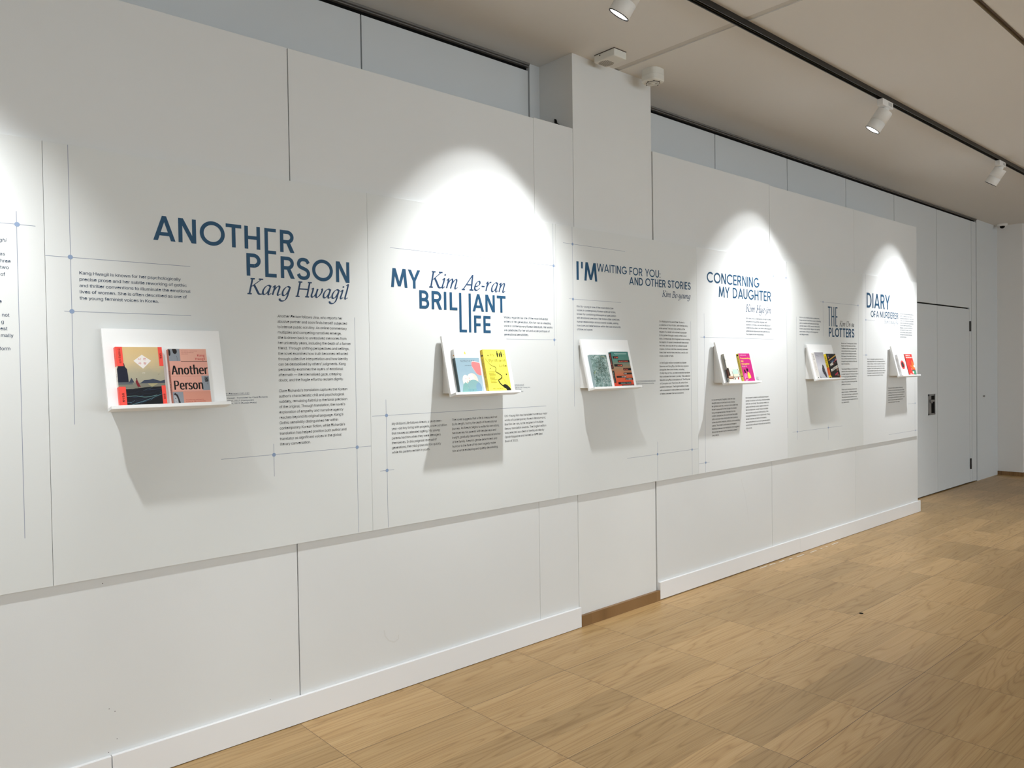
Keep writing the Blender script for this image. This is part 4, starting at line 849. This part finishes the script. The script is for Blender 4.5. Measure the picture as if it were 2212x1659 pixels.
def p5(a):
    for k in range(430):
        u = rnd.gauss(.52, .2); v = rnd.gauss(.62, .2)
        if k > 260: u, v = rnd.uniform(.04, .94), rnd.uniform(.02, .5)
        u = min(.94, max(.05, u)); v = min(.93, max(.04, v)); L = rnd.uniform(.03, .09); an = rnd.uniform(0, 2*PI); bnd = rnd.uniform(-1, 1)
        dk = math.hypot((u-.52)/.26, (v-.66)/.25) < 1
        col = rnd.choice([(40, 56, 44), (52, 66, 52), (70, 84, 70), (150, 164, 156)] if dk else [(66, 92, 82), (90, 118, 108), (190, 204, 200), (216, 224, 220), (58, 80, 74), (120, 148, 142)])
        a.line([(u, v), (u+L*math.cos(an), v+.7*L*math.sin(an)), (u+L*1.6*math.cos(an+bnd), v+1.1*L*math.sin(an+bnd))], rnd.uniform(.0004, .0014), col)
    a.line([(.90, .92), (.905, .6), (.92, .25)], .0022, (206, 212, 202)); a.line([(.06, .42), (.12, .5)], .0016, (222, 222, 110)); a.line([(.62, .93), (.75, .95), (.86, .92)], .0015, (214, 206, 140))
book(2, .034, .171, .018, .188, 'shorter paperback covered in swirling green and grey foliage', swirl('print_swirl'), (150, 170, 172), p5)
# 6 teal to orange with black label strips
def p6(a):
    RD = (244, 108, 84)
    a.rect(.17, .945, .90, .955, (190, 216, 206)); a.rect(.22, .917, .88, .925, (140, 180, 170))
    for u0, u1, v0, v1, t_, ta, tb, c_ in ((.05, .36, .80, .87, "I'M", .13, .33, RD), (.30, 1, .69, .755, 'WAITING', .34, .90, RD), (.05, .53, .57, .64, 'FOR', .24, .50, RD), (.53, 1, .455, .525, 'YOU', .56, .80, RD),
                                            (.50, 1, .34, .39, 'AND', .53, .68, WH), (.05, .62, .25, .30, 'OTHER', .34, .60, WH), (.55, 1, .18, .235, 'STORIES', .58, .93, WH), (.08, .84, .065, .125, 'KIM BO-YOUNG', .22, .82, (150, 190, 176)), (.28, .98, .015, .05, 'TRANSLATED BY SOPHIE BOWMAN', .32, .96, (200, 150, 140))):
        a.rect(u0, v0, u1, v1, (18, 16, 18)); a.text(t_, ta, tb, v0+(v1-v0)*.2, (v1-v0)*.82, c_, bold=.015)
    for k in range(40): a.disc(rnd.uniform(.03, .97), rnd.uniform(.02, .9), .004, .003, (190, 170, 140), n=6)
def s6(a):
    a.rect(.1, .52, .9, .97, (24, 20, 20)); a.vtext("I'M WAITING FOR YOU", .3, .95, .54, .5, (226, 110, 90), bold=.02); a.rect(.15, .12, .85, .46, (24, 22, 20)); a.vtext('KIM BO-YOUNG', .3, .44, .14, .4, (150, 190, 176))
TEALO = gradient('print_teal_orange', [(0, (214, 58, 40)), (.22, (206, 92, 58)), (.5, (158, 122, 92)), (.75, (84, 128, 116)), (1, (66, 122, 116))], .206)
book(2, .214, .364, .020, .206, 'teal to orange paperback with black label strips', TEALO, TEALO, p6, s6, (60, 110, 104))
# 7 pale cover with a painted interior
def p7(a):
    a.poly([(0, .0), (0, .46), (.16, .46), (.22, .22), (.30, .20), (.30, 0)], (240, 226, 206))
    a.poly([(0, .50), (.14, .50), (.19, .23), (.0, .20)], (44, 38, 34)); a.rect(.0, .23, .07, .42, (92, 50, 40)); a.rect(0, .14, .42, .20, (190, 150, 120)); a.rect(0, .11, .40, .14, (110, 60, 44))
    a.poly([(.36, .52), (.42, .44), (.42, .20), (.40, .20)], (226, 226, 222)); a.rect(.44, .28, .88, .45, (196, 226, 212)); a.rect(.44, .19, .88, .28, (226, 222, 198))
    a.poly([(.36, .40), (.40, .36), (.47, .14), (.42, .14)], (40, 40, 42)); a.poly([(.88, .46), (.91, .46), (1, .2), (.96, .2)], (44, 44, 46)); a.rect(.42, .165, 1, .185, (60, 50, 46))
    for k in range(14): a.disc(.46+rnd.uniform(-.08, .1), .11+rnd.uniform(-.03, .03), .022, .016, rnd.choice([(40, 40, 46), (150, 150, 156), (90, 92, 100)]), n=8)
    a.disc(.80, .12, .06, .045, (176, 40, 44)); a.disc(.90, .12, .06, .04, (236, 232, 226)); a.rect(0, 0, 1, .05, (236, 228, 210))
    a.text('\uae40\ud61c\uc9c4', .44, .52, .84, .026, (130, 130, 128), cjk=True); a.text('\ub538\uc5d0 \ub300\ud558\uc5ec', .44, .58, .77, .026, (130, 130, 128), cjk=True)
    a.poly([(.02, .82), (.05, .79), (.035, .765), (.07, .74), (.05, .735), (.015, .76), (.03, .79)], K_)
def s7(a):
    a.rect(0, .45, 1, 1, (176, 172, 160)); a.rect(.45, .45, 1, .92, (150, 152, 152)); a.rect(.3, .15, 1, .45, (70, 42, 34)); a.rect(.0, 0, .45, .45, (118, 122, 126)); a.vtext('\ub538\uc5d0 \ub300\ud558\uc5ec', .62, .85, .55, .3, (60, 60, 60), cjk=True)
CREAM = gradient('print_cream', [(0, (242, 232, 212)), (.5, (250, 244, 222)), (1, (252, 250, 240))], .196)
book(3, .036, .178, .023, .196, 'cream paperback with a small painted room interior along the bottom', CREAM, (160, 156, 146), p7, s7)
# 8 magenta with two figures
def p8(a):
    YL = (250, 226, 84)
    a.text('THE INTERNATIONAL BESTSELLER', .07, .66, .925, .035, WH, bold=.02)
    a.text('Concerning', .06, .95, .80, .085, YL, bold=.03); a.text('My', .07, .30, .70, .085, YL, bold=.03); a.text('Daughter', .08, .80, .60, .085, YL, bold=.03)
    a.text('Kim Hye-jin', .08, .50, .53, .05, WH, bold=.025); a.text('A NOVEL', .09, .28, .48, .03, (250, 170, 200))
    a.poly([(.16, .40), (.20, .43), (.26, .42), (.29, .36), (.29, .31), (.20, .30), (.18, .36)], (24, 16, 24)); a.disc(.47, .415, .075, .055, (24, 16, 24)); a.rect(.45, .34, .50, .38, (24, 16, 24))
    a.poly([(.10, .12), (.12, .26), (.18, .30), (.30, .30), (.36, .25), (.36, .12)], (214, 80, 160)); a.poly([(.42, .10), (.40, .24), (.46, .33), (.52, .34), (.62, .29), (.68, .2), (.66, .12), (.54, .11)], YL)
    for k in range(9): a.line([(.11+.028*k, .12), (.14+.024*k, .29)], .0007, (250, 190, 220)); a.line([(.43, .13+.021*k), (.53, .125+.021*k), (.64, .14+.016*k)], .0007, (212, 170, 30))
    a.poly([(.08, .10), (.11, .26), (.14, .1)], (244, 180, 214)); a.text('\u201cTimely\u201d', .10, .40, .05, .05, (252, 200, 220), bold=.03); a.rect(.10, .03, .30, .042, (252, 200, 220))
def s8(a):
    a.disc(.5, .94, .3, .03, (24, 16, 20)); a.vtext('Concerning My Daughter', .3, .86, .3, .5, (70, 56, 20), bold=.02); a.disc(.5, .2, .2, .02, K_)
book(3, .222, .360, .020, .200, 'magenta paperback with yellow title and two figures seen from behind', (196, 40, 124), (214, 192, 80), p8, s8)
# 9 grey cover with a feather, white spine
def p9(a):
    FE = (54, 52, 58)
    for k in range(5): a.line([(.08+.05*k, .92-.01*k), (.12+.06*k, .87-.008*k), (.20+.06*k, .90)], .0012, (122, 118, 126))
    a.line([(.30, .89), (.38, .84), (.46, .85), (.50, .89)], .0016, (134, 130, 138)); a.poly([(0, .12), (.12, .06), (.25, 0), (0, 0)], (150, 150, 154))
    sp = [(.62, .52), (.60, .42), (.58, .32), (.64, .22), (.70, .13), (.76, .07)]
    SP = smooth_path(sp, 6)
    for j, (u, v) in enumerate(SP):
        for sg in (-1, 1):
            L = .24*math.sin(PI*min(1, (j+4)/(len(SP)+3)))*rnd.uniform(.75, 1.05); a.line([(u, v), (u+sg*L*.5, v-.02), (u+sg*L*.7+.03, v-.05)], .0042, rnd.choice([FE, (74, 72, 78), (40, 38, 44)]))
    a.line(sp, .0012, (110, 108, 114))
def s9(a):
    for k, t_ in enumerate(('\uc124', '\uacc4', '\uc790', '\ub4e4')): pass
    a.vtext('\uc124\uacc4\uc790\ub4e4', .34, .96, .72, .55, (120, 116, 112), cjk=True); a.vtext('\uae40\uc5b8\uc218 \uc7a5\ud3b8\uc18c\uc124', .34, .66, .34, .42, (188, 182, 176), cjk=True); a.rect(.45, .03, .65, .07, (60, 60, 60))
GREYF = gradient('print_grey_face', [(0, (176, 176, 182)), (.4, (212, 212, 218)), (.75, (184, 182, 190)), (1, (150, 147, 154))], .21)
book(4, .028, .172, .027, .210, 'grey paperback with a dark feather and a thick white spine', GREYF, (238, 234, 230), p9, s9)
# 10 black thriller, slanted title, yellow and red spine
def p10(a):
    a.poly([(.05, .86), (.30, .92), (.62, .99), (.40, .99), (.05, .97)], (34, 36, 44)); a.poly([(.12, .80), (.3, .9), (.22, .97), (.10, .92)], (66, 72, 92)); a.disc(.20, .845, .05, .03, (196, 110, 92))
    a.poly([(.12, .74), (1, .96), (1, .92), (.12, .70)], (232, 190, 90)); a.poly([(.12, .725), (.95, .93), (.95, .92), (.12, .712)], (150, 30, 34)); a.poly([(.12, .755), (.95, .965), (.95, .945), (.12, .74)], (24, 18, 18))
    a.poly([(.2, .67), (1, .86), (1, .74), (.62, .65), (.4, .62)], (46, 62, 86)); a.poly([(.40, .66), (.56, .72), (.62, .68), (.46, .62)], (92, 116, 140)); a.poly([(.62, .66), (1, .78), (1, .755), (.62, .64)], (206, 74, 70)); a.disc(.92, .77, .06, .025, (210, 120, 110))
    a.disc(.52, .58, .10, .05, (120, 88, 72)); a.disc(.78, .63, .09, .03, (90, 62, 52)); a.disc(.80, .36, .14, .07, (136, 106, 88)); a.disc(.72, .34, .07, .03, (84, 62, 54)); a.disc(.78, .12, .14, .045, (110, 84, 74))
    def slant(t_, u0, u1, v, hz, sl, col, bold):
        vs_, fs_, wdt = T(t_, False, 0.0, .01); k = (u1-u0)/wdt
        for du in (-.012, 0, .012):
            a.lift(); a.mb.add([(a.x0+(u0+du+x_*k)*a.w, a.y-_l*2e-5, a.z0+(v+z_*hz+x_*k*sl)*a.h) for x_, z_, _l in vs_], fs_, flat(col))
    slant('THE', .16, .48, .47, .16, .26, (240, 238, 226), .05); slant('PLOTTERS', .16, .98, .26, .17, .22, (240, 238, 226), .05)
    slant('KIM UN-SU', .48, .80, .10, .09, .30, (226, 60, 92), .04); a.poly([(.86, 0), (.94, .1), (1, .12), (1, 0)], (216, 124, 60)); a.text('a novel', .72, .9, .955, .025, (140, 140, 144)); a.rect(.02, .05, .06, .08, (220, 190, 50))
def s10(a):
    a.rect(0, 0, 1, 1, (228, 200, 50)); a.rect(0, .12, 1, .45, (214, 110, 44)); a.vtext('THE PLOTTERS', .2, .9, .46, .75, (40, 32, 14), bold=.06); a.vtext('KIM UN-SU', .25, .43, .14, .6, (224, 60, 52), bold=.05); a.disc(.55, .045, .28, .026, (40, 34, 14)); a.disc(.5, .95, .3, .03, (250, 220, 60))
book(4, .226, .386, .022, .200, 'black paperback with slanted white title and a yellow spine', (18, 16, 16), (228, 200, 50), p10, s10)
# 11 white cover, red oval
def p11(a):
    a.disc(.46, .50, .30, .21, (240, 84, 84)); a.disc(.45, .50, .17, .135, (28, 24, 24)); a.disc(.44, .51, .10, .10, (66, 74, 76))
def s11(a): a.vtext('\uc0b4\uc778\uc790\uc758 \uae30\uc5b5\ubc95', .3, .82, .45, .45, (150, 150, 158), cjk=True); a.vtext('\uae40\uc601\ud558', .3, .38, .2, .4, (170, 170, 178), cjk=True); a.disc(.5, .94, .3, .03, (190, 190, 196)); a.disc(.5, .94, .22, .02, (240, 240, 240)); a.rect(.4, .03, .7, .06, (150, 150, 156))
book(5, .030, .178, .022, .198, 'white paperback with a red oval around a dark head shape', (246, 245, 243), (238, 238, 240), p11, s11)
# 12 red cover with orange and green flowers
def p12(a):
    a.text('DIARY OF A', .12, .72, .90, .075, WH, bold=.05); a.text('MURDERER', .12, .97, .81, .075, (252, 226, 220), bold=.05)
    for k in range(5): a.rect(.12, .68-.05*k, .12+rnd.uniform(.3, .45), .69-.05*k, (250, 110, 100))
    OR = (240, 130, 62)
    a.poly([(.74, .7), (.84, .66), (1, .5), (1, .28), (.72, .28), (.56, .38), (.66, .46)], OR); a.disc(.52, .42, .10, .05, (226, 120, 66)); a.disc(.84, .50, .1, .1, (236, 116, 58)); a.disc(.68, .34, .12, .06, (232, 122, 60))
    a.poly([(.52, .24), (.98, .24), (1, .05), (.9, .02), (.72, .02), (.60, .1)], (46, 120, 92)); a.disc(.82, .12, .10, .07, (78, 160, 124)); a.poly([(.94, .02), (1, .02), (1, .16)], (24, 60, 46))
    for u, v in ((.95, .42), (.62, .13)): a.disc(u, v, .1, .06, WH, n=7); a.disc(u+.04, v+.03, .05, .035, (250, 244, 230), n=7)
    a.line([(.44, .32), (.50, .27), (.56, .25)], .003, WH); a.text('KIM', .14, .34, .06, .05, (252, 214, 208), bold=.04); a.text('YOUNG-HA', .16, .58, .02, .05, (252, 214, 208), bold=.04)
book(5, .206, .374, .017, .203, 'red paperback with orange and green flowers', (240, 60, 54), (70, 30, 34), p12)

# ------------------------------------------------------------------ ceiling track and spotlights
tr = empty('lighting_track', (0, 2.156, Z_CEIL), label='long black lighting track running along the ceiling', category='track')
b = MB(); ta, tb = XMIN+.05, 13.0
b.box((ta, -.0175, -.030), (tb, -.0125, -.0003), M_TRACK); b.box((ta, .0125, -.030), (tb, .0175, -.0003), M_TRACK); b.box((ta, -.0125, -.006), (tb, .0125, -.0003), M_TRACK); b.build('rail', tr)
for yy in (-.0095, .0065):
    b = MB(); b.box((ta, yy, -.022), (tb, yy+.003, -.006), M_TRACKIN); b.build('conductor_strip', tr)
LX = [.17, 2.695, 5.285, 7.65]
LDIR = [Vector((-.22, .50, -.84)), Vector((-.22, .52, -.84)), Vector((-.22, .52, -.83)), Vector((-.02, .56, -.83))]
LLAB = ['white track spotlight lighting the leftmost panel, outside the frame', 'white track spotlight cut by the top edge of the picture', 'white track spotlight with its bright lens showing, middle of the visible ones', 'white track spotlight farthest along the track, seen side on']
def lamp(i):
    r = empty('track_spotlight', (LX[i], 2.156, Z_CEIL), label=LLAB[i], category='spotlight', group='white spotlights on the ceiling track')
    b = MB(); b.box((-.080, -.0195, -.074), (.080, .0195, -.0305), M_LAMP, .003); ad = b.build('adapter', r)
    b = MB(); b.box((.005, -.0200, -.062), (.060, -.0194, -.040), mat('switch_grey', (.5, .5, .49), .4, .4)); b.build('adapter_switch', ad)
    d = LDIR[i].normalized(); q = d.to_track_quat('Z', 'X').to_matrix().to_4x4()
    pv = Vector((0, 0, -.096))
    b = MB(); b.lathe([(0, -.074), (.026, -.074), (.026, -.086), (.018, -.102), (0, -.108)], M_LAMP, 24, Matrix.Diagonal((1, 1, 1, 1))); b.build('swivel_neck', r)
    mt = Matrix.Translation(pv) @ q; R_, L_ = .050, .138
    b = MB(); b.lathe([(0, -.004), (R_-.006, -.004), (R_-.001, -.001), (R_, .004), (R_, .070), (R_-.003, .071), (R_-.003, .0738), (R_, .0745), (R_, L_-.004), (R_-.0004, L_-.003)], M_LAMP, 48, mt); lb = b.build('lamp_body', r)
    b = MB(); b.lathe([(R_-.0002, L_-.0035), (R_-.0002, L_), (R_-.005, L_), (R_-.005, L_-.006)], M_BEZEL, 48, mt); b.build('bezel', lb)
    b = MB(); b.lathe([(R_-.0052, L_-.004), (.0, L_-.004)], M_LENS, 48, mt, smooth=False); b.build('lens', lb)
    # the lamp's own light: a beam and its spill, leaving from the lens
    lp = Vector((LX[i], 2.156, Z_CEIL))+pv+d*(L_+.004)
    ax = (-.085, 2.43, 4.945, 7.36)[i]
    for nm, en, ang, bl, aim in (('beam', BEAM_W, 57, .32, Vector((ax, Y_PANEL, 1.84))), ('spill', SPILL_W, 80, .7, Vector((ax+.05, Y_PANEL, .55)))):
        li = bpy.data.lights.new(nm, 'SPOT'); li.energy = en; li.spot_size = math.radians(ang); li.spot_blend = bl; li.shadow_soft_size = .035; li.color = (.945, .98, 1)
        lo = bpy.data.objects.new(nm, li); COL.objects.link(lo); lo.parent = r; lo.rotation_mode = 'QUATERNION'
        lo.location = lp-r.location; lo.rotation_quaternion = (aim-lp).to_track_quat('-Z', 'Y')
    return r
for i in range(4): lamp(i)

# ------------------------------------------------------------------ small things on ceiling and walls
al = empty('alarm_sounder', (3.353, 2.866, Z_CEIL), label='white rectangular alarm box with a slotted grille on the ceiling beside the pillar', category='alarm')
b = MB(); b.box((-.052, -.074, -.003), (.052, .074, -.0003), M_GRILLE); b.build('mounting_plate', al)
b = MB(); b.box((-.053, -.075, -.045), (.053, .075, -.003), M_PLASTIC, .006); hs = b.build('housing', al)
b = MB()
for k in range(9):
    y_ = -.002+.0078*k; hw = math.sqrt(max(0, .043**2-(y_-.030)**2)); b.box((-hw, y_-.0015, -.0456), (hw, y_+.0015, -.0449), M_GRILLE)
b.build('grille', hs)
b = MB(); b.lathe([(0, 0), (.0035, 0), (.0035, .002), (0, .002)], M_BLACK, 12, Matrix.Translation((-.0548, .03, -.014)) @ Matrix.Rotation(PI/2, 4, 'Y')); b.build('indicator', hs)
de = empty('smoke_detector', (3.735, 2.864, Z_CEIL), label='white round detector on the ceiling at the right corner of the pillar', category='detector')
def rsq(R, z, corner=True):
    out = []
    for k in range(48):
        a_ = 2*PI*k/48; c_, s_ = math.cos(a_), math.sin(a_); e = 3.4; rr = R/((abs(c_)**e+abs(s_)**e)**(1/e)); out.append((rr*c_, rr*s_, z))
    return out
def stack(rings, m):
    b_ = MB(); n = len(rings[0]); vs_ = [v for r_ in rings for v in r_]; fs_ = []
    for i in range(len(rings)-1):
        for k in range(n): fs_.append([i*n+k, i*n+(k+1) % n, (i+1)*n+(k+1) % n, (i+1)*n+k])
    fs_.append(list(range((len(rings)-1)*n, len(rings)*n))); b_.add(vs_, fs_, m); return b_
stack([rsq(.057, -.0003), rsq(.057, -.036)], M_PLASTIC).build('base', de)
b = stack([rsq(.0555, -.036), rsq(.0555, -.0372), rsq(.0575, -.0373), rsq(.0572, -.066), rsq(.053, -.073), rsq(.046, -.076)], M_PLASTIC); hs = b.build('housing', de)
b = MB(); b.lathe([(.040, -.0765), (.040, -.0775), (.0, -.0775)], M_GRILLE, 36)
for r_ in (.036, .028, .020): b.lathe([(r_, -.0776), (r_, -.079), (r_-.005, -.079), (r_-.005, -.0776)], M_PLASTIC, 36)
b.lathe([(.012, -.0776), (.012, -.080), (0, -.080)], M_PLASTIC, 24); b.build('grille', hs)
b = MB()
for an in (0, 90, 180, 225, 270): b.lathe([(0, -.0768), (.004, -.0768), (.004, -.0776), (0, -.0776)], M_BLACK, 10, Matrix.Translation((.047*math.cos(math.radians(an)), .047*math.sin(math.radians(an)), 0)))
b.build('vent_ring', hs)
cc = empty('dome_camera', (11.30, 3.165, Z_CEIL), label='small white dome security camera on the ceiling in the far corner', category='camera')
b = MB(); b.lathe([(.058, -.0003), (.058, -.015), (.051, -.023), (.034, -.027), (0, -.027)], M_LAMP, 36); b.build('base', cc)
b = MB(); b.lathe([(.029, -.027), (.028, -.038), (.022, -.048), (.011, -.054), (0, -.056)], M_BLACK, 28); b.build('lens_dome', cc)
br = MB(); br.box((3.150, 3.095, 2.79), (3.1785, 3.135, 2.80), M_BLACK); br.prism([(3.100, 2.80), (3.135, 2.80), (3.132, 2.892), (3.122, 2.885)], 3.170, 3.1785, M_BLACK); br.prism([(3.095, 2.78), (3.105, 2.78), (3.105, 2.858), (3.095, 2.85)], 3.165, 3.1785, M_BLACK)
o = br.build('fixing_bracket', label='small black fixing bracket peeking over the narrow board beside the pillar', category='bracket'); fix_normals(o)
b = MB(); b.lathe([(0, -.022), (.010, -.022), (.012, -.014), (.007, -.004), (.007, 0.0)], M_STEEL, 18, Matrix.Translation((10.867, Y_WALL-.0042, 1.042)) @ Matrix.Rotation(-PI/2, 4, 'X')); b.build('wall_stud', label='tiny grey stud on the pale wall right of the doors', category='stud')
b = MB(); b.lathe([(0, .0018), (.010, .0018), (.013, .0003)], M_BLACK, 20, Matrix.Translation((4.525, 2.001, 0))); b.build('floor_plug', label='small black plug in the oak floor', category='plug')
M_TAPE = mat('tape_white', (.72, .70, .64), .7, .2)
for k, (xa, xb, y_) in enumerate(((5.03, 5.13, 2.951), (5.16, 5.24, 2.949), (5.29, 5.36, 2.944), (5.42, 5.47, 2.936), (5.53, 5.64, 2.931), (5.73, 5.83, 2.926), (5.90, 5.93, 2.928), (5.99, 6.02, 2.929), (6.10, 6.21, 2.932))):
    b = MB(); b.box((xa, y_-.004, .0003), (xb, y_+.004, .0012), M_TAPE); b.build('tape_scrap', label='short white tape scrap on the floor along the right baseboard', category='tape', group='white tape scraps along the baseboard')
